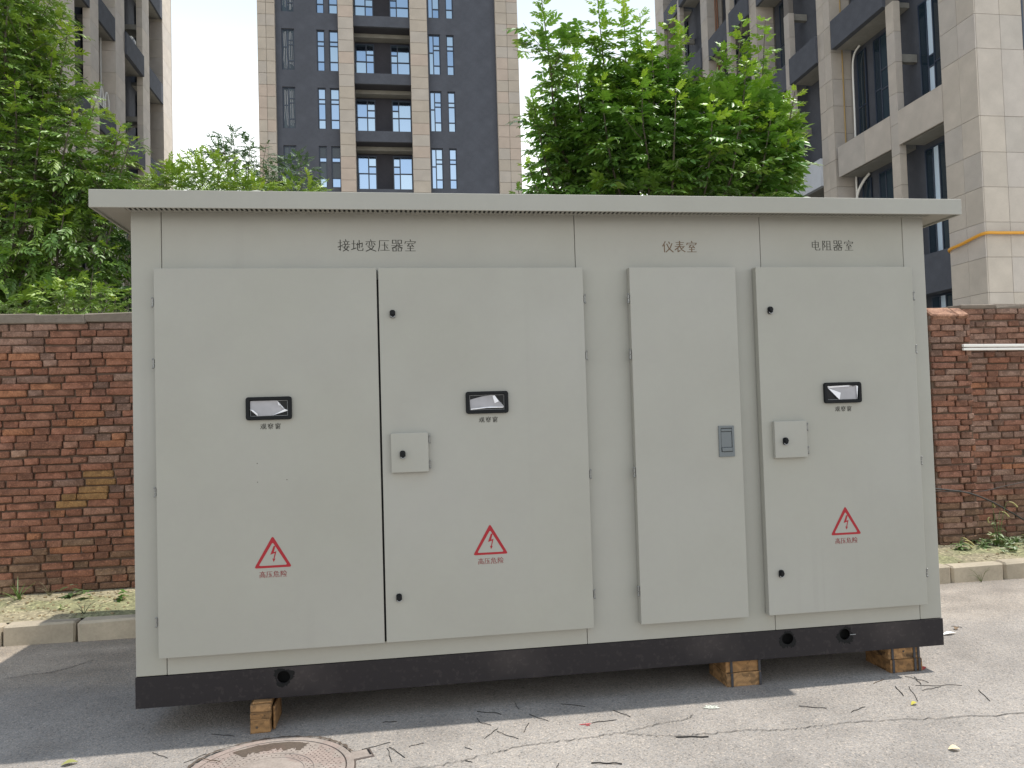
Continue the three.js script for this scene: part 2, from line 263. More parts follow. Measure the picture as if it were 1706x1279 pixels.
// ---------------------------------------------------------------- brick wall
const brickTone = [[0.399, 0.175, 0.106], [0.375, 0.167, 0.101], [0.423, 0.189, 0.11], [0.357, 0.167, 0.103], [0.453, 0.198, 0.101], [0.333, 0.156, 0.096], [0.399, 0.206, 0.135], [0.364, 0.173, 0.113], [0.428, 0.254, 0.169], [0.31, 0.144, 0.088]];
const BM = brickTone.map((c) => std({ color: lin(...c), map: T.brick, bumpMap: T.brickB, bumpScale: 0.008, roughness: 0.95 }));
const BMdirt = [[0.31, 0.185, 0.115], [0.34, 0.21, 0.135], [0.28, 0.16, 0.10]].map((c) => std({ color: lin(...c), map: T.brick, bumpMap: T.brickB, bumpScale: 0.01, roughness: 1 }));
const BMgrey = [[0.36, 0.225, 0.165], [0.31, 0.185, 0.135], [0.39, 0.235, 0.17], [0.34, 0.18, 0.12]].map((c) => std({ color: lin(...c), map: T.brick, bumpMap: T.brickB, bumpScale: 0.008, roughness: 1 }));
const BMyellow = std({ color: lin(0.41, 0.225, 0.085), map: T.brick, bumpMap: T.brickB, bumpScale: 0.006, roughness: 0.9 });
const BMorange = std({ color: lin(0.46, 0.25, 0.16), map: T.brick, bumpMap: T.brickB, bumpScale: 0.008, roughness: 0.95 });
const stretchers = [...Array(10)].map((_, i) => chamfer(0.24, 0.053, 0.1, 0.006, 0.0032, rngOf(700 + i)));
const headers = [...Array(8)].map((_, i) => chamfer(0.115, 0.053, 0.1, 0.006, 0.0032, rngOf(800 + i)));
const PITCH = 0.0627, W0 = 0.115;
function courses(x0, x1, zFace, rows, y0, toneOf, each, seed, stagger = 0) {
  const r = rngOf(seed);
  for (let k = 0; k < rows; k++) {
    let x = x0 - (k % 2 ? 0.0925 : 0) - stagger - (r() - 0.5) * 0.02, st = (k + (r() < 0.12 ? 1 : 0)) % 2;
    const y = y0 + PITCH * (k + 0.5), wav = 0.004 * Math.sin(k * 1.7 + seed);
    while (x < x1 - 0.03) {
      const long = st % 2 === 0; st += r() < 0.15 ? 2 : 1; let w = (long ? 0.24 : 0.115) + (r() - 0.5) * 0.014, a = Math.max(x, x0), b = Math.min(x + w, x1);
      if (b - a > 0.025) each({ x: (a + b) / 2, w: b - a, y: y + wav + (r() - 0.5) * 0.005 + 0.003 * Math.sin(x * 3 + k), z: zFace - 0.05 + (r() - 0.5) * 0.011 - (r() < 0.05 ? 0.012 : 0), row: k, long, ry: (r() - 0.5) * 0.025, rz: (r() - 0.5) * 0.016, h: 0.93 + 0.14 * r(), r, mat: toneOf(k, (a + b) / 2, y, r, b - a + 0.014) });
      x += w + 0.0095 + r() * 0.004;
    }
  }
}
function brickMesh(b, parent) {
  const g = b.w > 0.16 ? stretchers[Math.floor(b.r() * 10)] : headers[Math.floor(b.r() * 8)], base = b.w > 0.16 ? 0.24 : 0.115;
  const m = part('brick', g, b.mat, parent); m.position.set(b.x, b.y, b.z); m.rotation.set(0, b.ry, b.rz); m.scale.set(b.w / base, b.h, 1); return m;
}
function restBricks(list, parent) {                                             // those behind the cabinet or out of frame
  const by = new Map();
  for (const b of list) {
    const long = b.w > 0.16, g = (long ? stretchers : headers)[Math.floor(b.r() * 8)].clone();
    g.applyMatrix4(new THREE.Matrix4().compose(V(b.x, b.y, b.z), new THREE.Quaternion().setFromEuler(new THREE.Euler(0, b.ry, b.rz)), V(b.w / (long ? 0.24 : 0.115), b.h, 1)));
    if (!by.has(b.mat)) by.set(b.mat, []); by.get(b.mat).push(g);
  }
  for (const [mat, gs] of by) part('brick_courses', gs, mat, parent).userData.kind = 'stuff';
}
const blot = (x, y) => roadNoise(x / 2.2 + 3, y / 2.2 + 5) * 0.65 + roadNoise(x / 0.7 + 1, y / 0.5) * 0.35;
const toneLeft = (k, x, y, r, w) => {
  if (Math.abs(x + 1.25) < 0.3) { const px = [[16, -1.19], [15, -1.30], [14, -1.36], [13, -1.37], [12, -1.38]]; for (const [kk, xx] of px) if (k === kk && Math.abs(x - xx) < w / 2) return BMyellow; }
  if (k < 8 && r() < 1.0 - k * 0.11) return BMdirt[Math.floor(r() * 3)];
  if (k > 32 && r() < 0.6 || blot(x, y) > 0.56 && r() < 0.65) return BMgrey[Math.floor(r() * 4)];
  if (blot(x, y) < 0.43 && r() < 0.5) return BM[r() < 0.6 ? 5 : 9];
  const q = r(); return BM[q < 0.22 ? 0 : q < 0.42 ? 1 : q < 0.55 ? 2 : q < 0.68 ? 3 : q < 0.75 ? 4 : q < 0.83 ? 5 : q < 0.9 ? 7 : q < 0.95 ? 6 : q < 0.975 ? 8 : 9];
};
const toneRight = (k, x, y, r) => { if (k < 8 && r() < 0.85 - k * 0.08) return BMdirt[Math.floor(r() * 3)]; if (r() < (k > 30 ? 0.8 : 0.38)) return BMgrey[Math.floor(r() * 4)]; { const q = r(); return BM[q < 0.3 ? 3 : q < 0.5 ? 5 : q < 0.7 ? 7 : q < 0.85 ? 1 : q < 0.9 ? 4 : 9]; } };
const ROWS = 37;
{
  const wall = thing('brick_wall', 'weathered red brick wall with deep joints and a yellow paint mark, left of the grey cabinet', 'brick wall');
  const ZF = -2.85, rest = [];
  part('mortar', [bx(-9, 6.42, -0.05, 2.44, ZF - 0.022, ZF - 0.36)], M.mortar, wall);
  const cap = []; for (let i = 0; i < 40; i++) { const a = -9 + 15.42 * i / 40, b = -9 + 15.42 * (i + 1) / 40; const g = chamfer(b - a + 0.006, 0.075 + rr(-0.008, 0.008), 0.40, 0.008, 0.006); g.translate((a + b) / 2, 2.472 + rr(-0.006, 0.006), ZF - 0.185 + rr(-0.005, 0.005)); cap.push(g); }
  part('coping', cap, M.cement, wall);
  courses(-9, 6.41, ZF, ROWS, W0, toneLeft, (b) => { if (b.x > -2.12 && b.x < -0.82) brickMesh(b, wall); else rest.push(b); }, 31, 0.05);
  restBricks(rest, wall);
  const pier = group('brick_pier', wall);
  part('mortar', [bx(6.505, 6.932, -0.05, 2.40, -2.79, -3.2)], M.mortar, pier);
  courses(6.50, 6.935, -2.765, ROWS - 1, W0, toneRight, (b) => brickMesh(b, pier), 47);
  // broken sloping bricks on top of the pier, in the sun
  for (const [x, w, rz] of [[6.66, 0.27, -0.02], [6.86, 0.12, 0.05]]) { const m = part('cap_brick', chamfer(w, 0.06, 0.17, 0.01, 0.006, rngOf(Math.round(x * 100))), BMorange, pier); m.position.set(x, 2.42, -2.83); m.rotation.set(0.55, 0, rz); }
  part('cement_bed', [chamfer(0.42, 0.04, 0.14, 0.01, 0.008, rngOf(4)).translate(6.72, 2.375, -2.85), chamfer(0.44, 0.1, 0.2, 0.01, 0.008, rngOf(5)).translate(6.72, 2.43, -3.02)], M.cement, pier);
}
{
  const wall = thing('brick_wall', 'soot-greyed brick wall section right of the pier at the right edge of the photo', 'brick wall');
  const ZF = -2.89, rest = [];
  part('mortar', [bx(6.94, 14, -0.05, 2.47, ZF - 0.02, ZF - 0.36)], M.mortar, wall);
  courses(6.94, 14, ZF, ROWS + 1, W0 - 0.02, toneRight, (b) => { if (b.x < 8.0) brickMesh(b, wall); else rest.push(b); }, 53);
  restBricks(rest, wall);
  const cap = []; for (let i = 0; i < 18; i++) { const a = 6.94 + 7.06 * i / 18, g = chamfer(7.06 / 18 + 0.004, 0.05, 0.38, 0.008, 0.006); g.translate(a + 7.06 / 36, 2.495 + rr(-0.004, 0.004), ZF - 0.19); cap.push(g); }
  part('coping', cap, M.cement, wall);
}
{
  const t = thing('trunking', 'off-white double plastic trunking fixed flat along the right brick wall', 'cable trunking');
  part('channel', [rbx(6.80, 9.5, 2.075, 2.103, -2.755, -2.725, 0.004)], M.batten, t).rotation.z = -0.0;
  part('channel', [rbx(6.80, 9.5, 2.042, 2.067, -2.752, -2.726, 0.004)], M.batten, t);
  part('clip', [rbx(8.4, 8.42, 2.03, 2.11, -2.90, -2.72, 0.002)], M.cable, t);
  t.rotation.z = -0.012; t.position.y = 0.085;
  const c = part(numbered('cable'), tube([[6.2, 0.74, -2.62], [6.52, 0.70, -2.66], [6.75, 0.66, -2.67], [7.0, 0.57, -2.7], [7.25, 0.44, -2.72], [7.45, 0.34, -2.76], [7.8, 0.22, -2.8]], 0.008, 40), M.cable, scene); tag(c, 'thick dark cable sagging down in front of the right brick wall', 'cable');
  const w = part(numbered('wire'), tube([[6.3, 0.70, -2.70], [6.9, 0.66, -2.73], [7.3, 0.70, -2.80], [7.8, 0.75, -2.86]], 0.0035, 24, 5), M.cable, scene); tag(w, 'thin wire strung almost level along the foot of the right wall', 'wire');
}

// ---------------------------------------------------------------- the cabinet
// glyph strokes on a 100 x 100 grid, y down
const GLYPH = {
  '接': '5,28 35,28|22,5 22,88 12,80|4,63 38,50|64,3 68,13|44,18 94,18|55,24 60,38|82,24 76,38|40,42 98,42|64,46 52,70 86,93|84,54 72,78 44,95|38,62 98,62',
  '地': '6,36 38,36|22,10 22,78|4,82 40,70|44,44 90,30 88,62 78,60|66,8 66,70|52,30 52,82 60,90 92,90 95,74',
  '变': '50,3 54,12|12,18 90,18|40,18 40,46|60,18 60,46|24,28 14,44|74,28 86,44|22,54 76,54 62,74 14,96|34,62 56,82 92,96',
  '压': '14,10 92,10|16,10 16,50 6,94|32,46 82,46|56,24 56,88|22,88 94,88|68,58 80,72',
  '器': '14,6 42,6 42,32 14,32 14,6|58,6 86,6 86,32 58,32 58,6|6,50 94,50|50,36 44,56 10,70|54,52 92,70|64,38 72,46|16,68 42,68 42,94 16,94 16,68|58,68 84,68 84,94 58,94 58,68',
  '室': '50,2 54,12|12,18 8,32|12,18 92,18 86,30|24,34 78,34|44,34 28,54 72,54|62,44 76,58|26,72 76,72|50,56 50,92|10,93 92,93',
  '仪': '28,6 6,44|20,32 20,94|60,8 66,22|88,22 70,62 34,94|42,26 62,66 96,94',
  '表': '16,14 86,14|22,30 80,30|8,46 94,46|50,2 50,46|48,46 8,76|34,62 34,92 52,82|84,54 64,66|52,48 66,74 96,92',
  '电': '18,20 78,20 78,66 18,66 18,20|18,43 78,43|48,4 48,84 56,92 90,92 92,78',
  '阻': '12,8 12,94|12,10 34,10 22,36 36,58 24,66|52,10 84,10|52,10 52,90|84,10 84,90|52,36 84,36|52,62 84,62|40,91 98,91',
  '观': '6,20 40,20 30,56 6,88|12,38 42,80|54,8 54,62|54,8 88,8 88,62|70,22 68,58 44,94|74,62 74,88 96,90 97,76',
  '察': '50,1 53,9|12,14 9,26|12,14 92,14 86,24|32,22 12,48|30,30 44,30 36,44 14,62|26,36 32,42|56,28 84,28 58,58|62,34 90,58|36,57 64,57|22,70 80,70|50,70 50,96|34,76 24,90|66,76 78,88',
  '窗': '50,1 53,9|12,14 9,26|12,14 92,14 86,24|40,22 18,38|60,22 82,36|50,34 42,46|22,46 80,46 80,94 22,94 22,46|48,52 30,74|44,58 66,58 34,90|46,68 58,78',
  '高': '50,2 54,10|6,16 94,16|34,24 68,24 68,42 34,42 34,24|14,52 14,96|14,52 86,52 86,92 76,88|36,64 64,64 64,84 36,84 36,64',
  '危': '32,4 10,34|32,10 66,10 52,28|20,32 90,32|22,32 20,60 6,94|40,50 74,50 72,70 62,66|40,50 40,86 46,92 86,92 90,78',
  '险': '12,8 12,94|12,10 34,10 22,36 36,58 24,66|66,4 40,38|66,6 96,36|52,42 80,42|50,56 56,72|66,54 70,70|90,52 78,78|42,90 98,90',
};
function lettering(text, cx, cy, size, pitch, z, weight = 1) {
  const gs = [], n = text.length, s = size / 100; let lay = 0;
  [...text].forEach((ch, i) => {
    const ox = cx + (i - (n - 1) / 2) * pitch - size / 2, oy = cy + size / 2;
    for (const st of GLYPH[ch].split('|')) {
      const p = st.split(' ').map((q) => q.split(',').map(Number));
      for (let k = 0; k + 1 < p.length; k++) {
        const [ax, ay] = p[k], [bx2, by2] = p[k + 1], dx = bx2 - ax, dy = by2 - ay, L = Math.hypot(dx, dy), thin = Math.abs(dy) < 0.25 * Math.abs(dx);
        const w = (thin ? 3.9 : 7.2) * weight * s, g = new THREE.BoxGeometry(L * s + w * 0.7, w, 0.0006);
        g.rotateZ(-Math.atan2(dy, dx)); g.translate(ox + (ax + bx2) / 2 * s, oy - (ay + by2) / 2 * s, z + 0.0003 + (lay++ % 12) * 0.00006); gs.push(g);
      }
    }
  });
  return gs;
}
const cab = thing('transformer_cabinet', 'large pale grey steel transformer cabinet with four doors, flat roof and black base beam', 'electrical cabinet', [2.21, 0, -1.05]);
{
  const o = new THREE.Group(); const P = (name, g, m, parent = o) => part(name, g, m, parent);
  // base: front channel with three cable holes, side beams, rear beam lengthened down to block light under the cabinet
  const W = 4.424, sh = poly([[-0.003, 0.15], [W, 0.15], [W, 0.3035], [-0.003, 0.3035]]);
  for (const [x, r] of [[0.715, 0.034], [3.461, 0.037], [3.807, 0.034]]) { const h = new THREE.Path(); h.absellipse(x, 0.254, r, r * 0.93, 0, Math.PI * 2, true); sh.holes.push(h); }
  const front = ext(sh, 0.006, 0.0015, 14); front.translate(0, 0, -0.004);
  const base = P('base_beam', [uvBox(front), bx(-0.002, 0.07, 0.151, 0.302, -0.0055, -2.1), bx(W - 0.07, W - 0.001, 0.151, 0.302, -0.0055, -2.1), bx(0.07, W - 0.07, 0.012, 0.302, -2.1, -2.03), bx(0.071, W - 0.071, 0.152, 0.165, -0.0055, -0.07), bx(1.2, 1.28, 0.153, 0.3, -0.08, -2.03), bx(2.9, 2.98, 0.153, 0.3, -0.08, -2.03), bx(0.072, W - 0.072, 0.29, 0.3025, -0.09, -2.02)], M.base);
  P('hole_lining', [bx(0.6, 0.85, 0.17, 0.289, -0.05, -0.06)], M.hole, base); P('hole_lining', [bx(3.3, 4.0, 0.17, 0.289, -0.05, -0.06)], M.hole, base); P('shade_plate', [bx(0.071, W - 0.071, 0.166, 0.169, -0.071, -2.029)], M.hole, base);  // black plate added beneath the base to deepen the shade there
  { // soot smears round the holes
    const gs = []; const r = rngOf(3);
    for (const [x, y] of [[3.461, 0.25], [3.811, 0.25], [0.712, 0.256]]) { const pts = []; for (let i = 0; i < 64; i++) { const a = i / 64 * Math.PI * 2, q = 0.040 + 0.010 * r() + 0.006 * Math.sin(3 * a + x); pts.push([x + Math.cos(a) * q * (1 + 0.2 * r()), y + Math.sin(a) * q * 0.95 - (Math.sin(a) < -0.6 ? 0.012 * r() : 0)]); } const s2 = poly(pts); const h = new THREE.Path(); h.absellipse(x, 0.254, 0.034, 0.031, 0, Math.PI * 2, true); s2.holes.push(h); P('smear', [new THREE.ShapeGeometry(s2, 10).translate(0, 0, 0.0042)], M.smear, base); }
    P('tie', [rbx(3.84, 3.875, 0.249, 0.252, 0.003, 0.006, 0.001)], M.rim, base);
  }
  // body: dark backing, then the sheets with 3 mm joints
  P('backing', [bx(0.01, 4.41, 0.306, 2.66, -0.012, -2.09)], M.gap);
  const sheet = (name, x0, x1, y0 = 0.306, y1 = 2.66) => P(name, [rbx(x0, x1, y0, y1, 0, -0.0115, 0.0022, 2, x0)], M.paint);
  P('corner_post', [rbx(0, 0.1465, 0.306, 2.66, 0, -0.15, 0.004, 2)], M.paint); sheet('front_panel', 0.1495, 2.3085); sheet('front_panel', 2.3115, 3.3925); sheet('front_panel', 3.3955, 4.2825); P('corner_post', [rbx(4.2855, 4.42, 0.306, 2.66, 0, -0.15, 0.004, 2)], M.paint);
  P('side_panel', [rbx(0, 0.0115, 0.306, 2.66, -0.153, -2.1, 0.003)], M.paint); P('side_panel', [rbx(4.4085, 4.42, 0.306, 2.66, -0.153, -2.1, 0.003)], M.paint); P('rear_panel', [rbx(0.015, 4.405, 0.306, 2.66, -2.0905, -2.102, 0.003)], M.paint);
  // roof: folded fascia, hipped top, soffit with a slotted strip
  {
    const rf = group('roof', o), x0 = -0.152, x1 = 4.575, zf = 0.13, zb = -2.24, yb = 2.637, yt = 2.727;
    P('fascia', [rbx(x0, x1, yb, yt, zf, zf - 0.012, 0.003, 2), rbx(x0, x1, yb, yt, zb, zb + 0.012, 0.003, 2), rbx(x0, x0 + 0.012, yb, yt - 0.0005, zf - 0.013, zb + 0.013, 0.003, 2), rbx(x1 - 0.012, x1, yb, yt - 0.0005, zf - 0.013, zb + 0.013, 0.003, 2)], M.paint, rf);
    const a = [[x0 + 0.002, zf - 0.002], [x1 - 0.002, zf - 0.002], [x1 - 0.002, zb + 0.002], [x0 + 0.002, zb + 0.002]], rz = -1.05, rx0 = 0.6, rx1 = 3.85, ry = 2.95, y = yt - 0.002, pos = [];
    const t3 = (p, q, s) => pos.push(...p, ...q, ...s);
    const c = a.map((p) => [p[0], y, p[1]]), r0 = [rx0, ry, rz], r1 = [rx1, ry, rz];
    t3(c[0], c[1], r1); t3(c[0], r1, r0); t3(c[2], c[3], r0); t3(c[2], r0, r1); t3(c[1], c[2], r1); t3(c[3], c[0], r0);
    const g = new THREE.BufferGeometry(); g.setAttribute('position', new THREE.Float32BufferAttribute(pos, 3)); g.computeVertexNormals(); P('roof_sheet', [uvBox(g)], M.paint, rf);
    const ys = 2.648;                                                                 // soffit
    const sof = [bx(x0 + 0.012, x1 - 0.012, ys, ys + 0.003, zf - 0.012, 0.098), bx(x0 + 0.012, x1 - 0.012, ys, ys + 0.003, 0.03, -0.03), bx(x0 + 0.012, -0.005, ys, ys + 0.003, 0.098, 0.03), bx(4.425, x1 - 0.012, ys, ys + 0.003, 0.098, 0.03),
      bx(x0 + 0.012, 0.0, ys, ys + 0.003, -0.0305, zb + 0.012), bx(4.42, x1 - 0.012, ys, ys + 0.003, -0.0305, zb + 0.012), bx(0.0005, 4.4195, ys, ys + 0.003, -2.105, zb + 0.012)];
    P('soffit', sof, M.paint, rf);
    const bars = []; for (let x = 0.0; x < 4.42; x += 0.0245) bars.push(bx(x, x + 0.0125, ys, ys + 0.003, 0.0295, 0.0975)); P('vent_bars', bars, M.paint, rf).userData.kind = 'stuff';
    P('vent_box', [bx(-0.004, 4.424, ys + 0.05, ys + 0.052, 0.028, 0.1), bx(-0.004, 4.424, ys + 0.004, ys + 0.05, 0.099, 0.101)], M.gap, rf);
    for (const x of [0.44, 4.285]) { const g2 = new THREE.SphereGeometry(0.075, 16, 8, 0, Math.PI * 2, 0, Math.PI / 2); g2.scale(1.25, 1.25, 0.8); P('lifting_lug_cover', [g2.toNonIndexed().translate(x, 2.974, -1.05)], M.paint, rf); }
  }
  // parts shared by the doors
  const knob = (x, y, z, parent, k = 1) => {
    const body = ext(rrect(x - 0.0145, y - 0.021, x + 0.0145, y + 0.021, 0.0138), 0.008, 0.0025, 8); body.translate(0, 0, z + 0.0025);
    const btn = new THREE.CylinderGeometry(0.0105, 0.0125, 0.016, 18); btn.rotateX(Math.PI / 2); btn.translate(x, y + 0.004, z + 0.016);
    const kn = P('knob', [strip(body), strip(btn)], M.black, parent);
    const lip = new THREE.TorusGeometry(0.0125, 0.0022, 6, 16, Math.PI * 0.8); lip.rotateZ(Math.PI * 1.1); lip.translate(x + 0.001, y - 0.006, z + 0.0128);
    P('knob_rim', [strip(lip)], M.rim, parent); return kn;
  };
  const hinge = (x, y, z, side, parent, s = 1) => { const gs = []; for (const d of [-0.011, 0.011]) { const c = new THREE.CylinderGeometry(0.0052 * s, 0.0052 * s, 0.019 * s, 10); c.translate(x, y + d * s, z); gs.push(strip(c)); const e = new THREE.SphereGeometry(0.0058 * s, 8, 6); e.translate(x + side * 0.002, y + d * 1.9 * s, z + 0.002); gs.push(strip(e)); } gs.push(strip(new THREE.BoxGeometry(0.007 * s, 0.036 * s, 0.004).translate(x - side * 0.006, y, z - 0.006))); P('hinge', gs, M.steel, parent); };
  const view = (x, y, z, kind, parent) => {                                            // x, y: centre
    const w = 0.1135, h = 0.0585, fr = rrect(x - w, y - h, x + w, y + h, 0.016); fr.holes.push(rrect(x - w + 0.019, y - h + 0.017, x + w - 0.019, y + h - 0.017, 0.006, THREE.Path));
    P('window_frame', [strip(ext(fr, 0.012, 0.003, 6).translate(0, 0, z + 0.003))], M.black, parent);
    P('window_pane', [bx(x - w + 0.014, x + w - 0.014, y - h + 0.012, y + h - 0.012, z + 0.0005, z + 0.004)], M.blackGlass, parent);
    const i = [x - w + 0.0215, y - h + 0.0195, x + w - 0.0215, y + h - 0.0195], ln = 0.0016;
    P('window_trim', [bx(i[0], i[2], i[1], i[1] + ln, z + 0.0043, z + 0.0052), bx(i[0], i[2], i[3] - ln, i[3], z + 0.0043, z + 0.0052), bx(i[0], i[0] + ln, i[1] + ln, i[3] - ln, z + 0.0043, z + 0.0052), bx(i[2] - ln, i[2], i[1] + ln, i[3] - ln, z + 0.0043, z + 0.0052)], M.rim, parent);
    const U = (u, v) => [i[0] + (i[2] - i[0]) * u, i[1] + (i[3] - i[1]) * v];
    const F = { a: [[0.0, 1], [0.72, 1], [0.80, 0.72], [0.93, 0.42], [0.6, 0.03], [0.2, 0.0], [0.0, 0.45]], b: [[0.0, 0.7], [0.35, 0.9], [0.66, 1.0], [0.72, 0.98], [0.84, 0.6], [0.98, 0.2], [0.96, 0.1], [0.5, 0.12], [0.02, 0.0]], c: [[0.0, 0.98], [0.6, 1.02], [0.75, 1.05], [0.85, 0.93], [0.96, 1.0], [1.0, 0.95], [0.98, 0.02], [0.40, 0.0], [0.28, 0.3], [0.02, 0.85]] }[kind].map((p) => U(...p));
    // film: polygon with a slightly wavy surface
    const film = new THREE.ShapeGeometry(poly(F)); P('film', [strip(film.translate(0, 0, z + 0.0075))], M.film, parent);
    const curls = { a: [[[0.72, 1], [0.93, 0.42], [1.03, 0.33], [0.86, 0.55]], [[0.73, 0.96], [0.76, 0.68], [0.82, 0.66]], [[0.6, 0.03], [0.93, 0.42], [1.03, 0.33], [0.72, 0.12]], [[0.2, 0.0], [0.0, 0.45], [0.08, 0.40], [0.2, 0.16]]], b: [[[0.72, 0.98], [0.66, 0.9], [0.72, 0.42], [0.84, 0.55]], [[0.02, 0.0], [0.5, 0.12], [0.96, 0.1], [0.98, 0.17], [0.6, 0.2], [0.03, 0.1]], [[0.84, 0.6], [0.98, 0.2], [1.0, 0.12], [0.9, 0.4]]], c: [[[0.02, 0.85], [0.42, 0.5], [0.4, 0.0], [0.34, 0.06]], [[0.0, 0.98], [0.6, 1.02], [0.75, 1.05], [0.7, 0.93], [0.05, 0.86]], [[0.96, 1.0], [1.0, 0.95], [0.98, 0.02], [0.955, 0.1]]] }[kind];
    curls.forEach((c, k) => P('film_curl', [(() => { const g = new THREE.ShapeGeometry(poly(c.map((p) => U(...p)))), p = g.attributes.position; for (let q = 0; q < p.count; q++) p.setZ(q, z + 0.0085 + k * 0.0004 + (q % 2) * 0.006); g.computeVertexNormals(); return strip(g); })()], M.filmWhite, parent));
    P('lettering', lettering('观察窗', x + 0.005, y - 0.092, 0.031, 0.036, z, 1.25).map(strip), M.ink, parent);
  };
  const warn = (x, y, z, parent) => {                                                 // x, y: centre of the baseline
    const tri = (a, h, b, P0) => { const s = new P0(); const pts = [[x - a, y + b], [x + a, y + b], [x, y + h]]; const q = 0.12; pts.forEach((p, i) => { const pr = pts[(i + 2) % 3], nx = pts[(i + 1) % 3], A = [p[0] + (pr[0] - p[0]) * q * 0.6, p[1] + (pr[1] - p[1]) * q * 0.6], B = [p[0] + (nx[0] - p[0]) * q * 0.6, p[1] + (nx[1] - p[1]) * q * 0.6]; i ? s.lineTo(...A) : s.moveTo(...A); s.quadraticCurveTo(p[0], p[1], B[0], B[1]); }); s.closePath(); return s; };
    const s = tri(0.093, 0.158, -0.003, THREE.Shape); s.holes.push(tri(0.0705, 0.125, 0.0085, THREE.Path));
    const bolt = poly([[x + 0.004, y + 0.106], [x + 0.013, y + 0.106], [x + 0.0045, y + 0.075], [x + 0.0175, y + 0.079], [x + 0.007, y + 0.040], [x + 0.0125, y + 0.042], [x + 0.003, y + 0.025], [x - 0.003, y + 0.044], [x + 0.0025, y + 0.041], [x + 0.0095, y + 0.070], [x - 0.0125, y + 0.063]]);
    P('warning_sign', [strip(new THREE.ShapeGeometry(s, 4).translate(0, 0, z + 0.0008)), strip(new THREE.ShapeGeometry(bolt).translate(0, 0, z + 0.0009))], M.red, parent);
    P('lettering', lettering('高压危险', x - 0.001, y - 0.036, 0.033, 0.0345, z, 1.2).map(strip), M.redText, parent);
  };
  const cover = (x, y, z, parent) => { P('lock_cover', [rbx(x, x + 0.193, y, y + 0.205, z + 0.0005, z + 0.028, 0.0025, 2)], M.paint, parent); hinge(x + 0.198, y + 0.168, z + 0.02, 1, parent, 0.85); hinge(x + 0.198, y + 0.038, z + 0.02, 1, parent, 0.85); knob(x + 0.059, y + 0.093, z + 0.028, parent); };
  const Z = 0.05, Y0 = 0.402, Y1 = 2.35;
  const door = (x0, x1) => { const d = group('door', o); P('door_leaf', [rbx(x0, x1, Y0, Y1, 0.0035, Z, 0.0028, 2, x0 + 3)], M.paint, d); return d; };
  const HY = [2.178, 1.869, 1.225, 0.582];
  const d1 = door(0.1225, 1.2285), d2 = door(1.2385, 2.338), d3 = door(2.600, 3.216), d4 = door(3.336, 4.299);
  P('door_seal', [bx(1.229, 1.238, Y0 + 0.004, Y1 - 0.06, 0.0035, 0.036)], M.hole, d2);
  for (const y of HY) { hinge(0.1155, y, 0.044, -1, d1); hinge(2.345, y, 0.044, 1, d2); hinge(2.592, y, 0.044, -1, d3, 1.1); hinge(4.306, y, 0.044, 1, d4); }
  view(0.674, 1.6285, Z, 'a', d1); view(1.793, 1.6285, Z, 'b', d2); view(3.826, 1.6285, Z, 'c', d4);
  warn(0.679, 0.823, Z, d1); warn(1.7905, 0.828, Z, d2); warn(3.815, 0.828, Z, d4);
  knob(1.308, 2.105, Z, d2); knob(1.307, 0.63, Z, d2); knob(3.411, 2.103, Z, d4); knob(3.413, 0.63, Z, d4);
  cover(1.284, 1.276, Z, d2); cover(3.397, 1.273, Z, d4);
  P('lettering', lettering('接地变压器室', 1.236, 2.478, 0.066, 0.0696, 0.0002, 0.9).map(strip), M.ink);
  P('lettering', lettering('仪表室', 2.914, 2.474, 0.066, 0.0700, 0.0002, 1.15).map(strip), M.inkFaded);
  P('lettering', lettering('电阻器室', 3.837, 2.483, 0.063, 0.0690, 0.0002, 0.9).map(strip), M.ink);
  { // flush latch of the narrow door
    const x0 = 3.078, x1 = 3.168, y0 = 1.291, y1 = 1.462, z = Z;
    const s = rrect(x0, y0, x1, y1, 0.003); s.holes.push(rrect(x0 + 0.012, y0 + 0.026, x1 - 0.012, y1 - 0.012, 0.003, THREE.Path));
    P('latch_plate', [strip(ext(s, 0.006, 0.001, 4).translate(0, 0, z + 0.001))], M.latch, d3);
    P('latch_recess', [bx(x0 + 0.006, x1 - 0.006, y0 + 0.02, y1 - 0.006, z + 0.0004, z + 0.002)], M.latchDark, d3);
    P('latch_lever', [rbx(x0 + 0.014, x1 - 0.016, y0 + 0.052, y1 - 0.034, z + 0.0025, z + 0.0065, 0.0015), rbx(x0 + 0.016, x1 - 0.014, y0 + 0.030, y0 + 0.050, z + 0.0025, z + 0.013, 0.003, 2), rbx(x0 + 0.014, x1 - 0.014, y1 - 0.03, y1 - 0.018, z + 0.0025, z + 0.009, 0.002)], M.latch, d3);
  }
  for (const [x, y] of [[0.61, 1.35], [0.61, 1.255], [0.755, 1.262]]) P('speck', [strip(new THREE.SphereGeometry(0.0022, 6, 5).translate(x, y, Z + 0.0005))], M.gap, d1);
  P('edge_trim', [bx(0.4, 0.402, 0.5, 0.502, -1, -1.002)], M.gap).removeFromParent();
  while (o.children.length) { const c = o.children[0]; c.position.sub(cab.position); cab.add(c); }
}

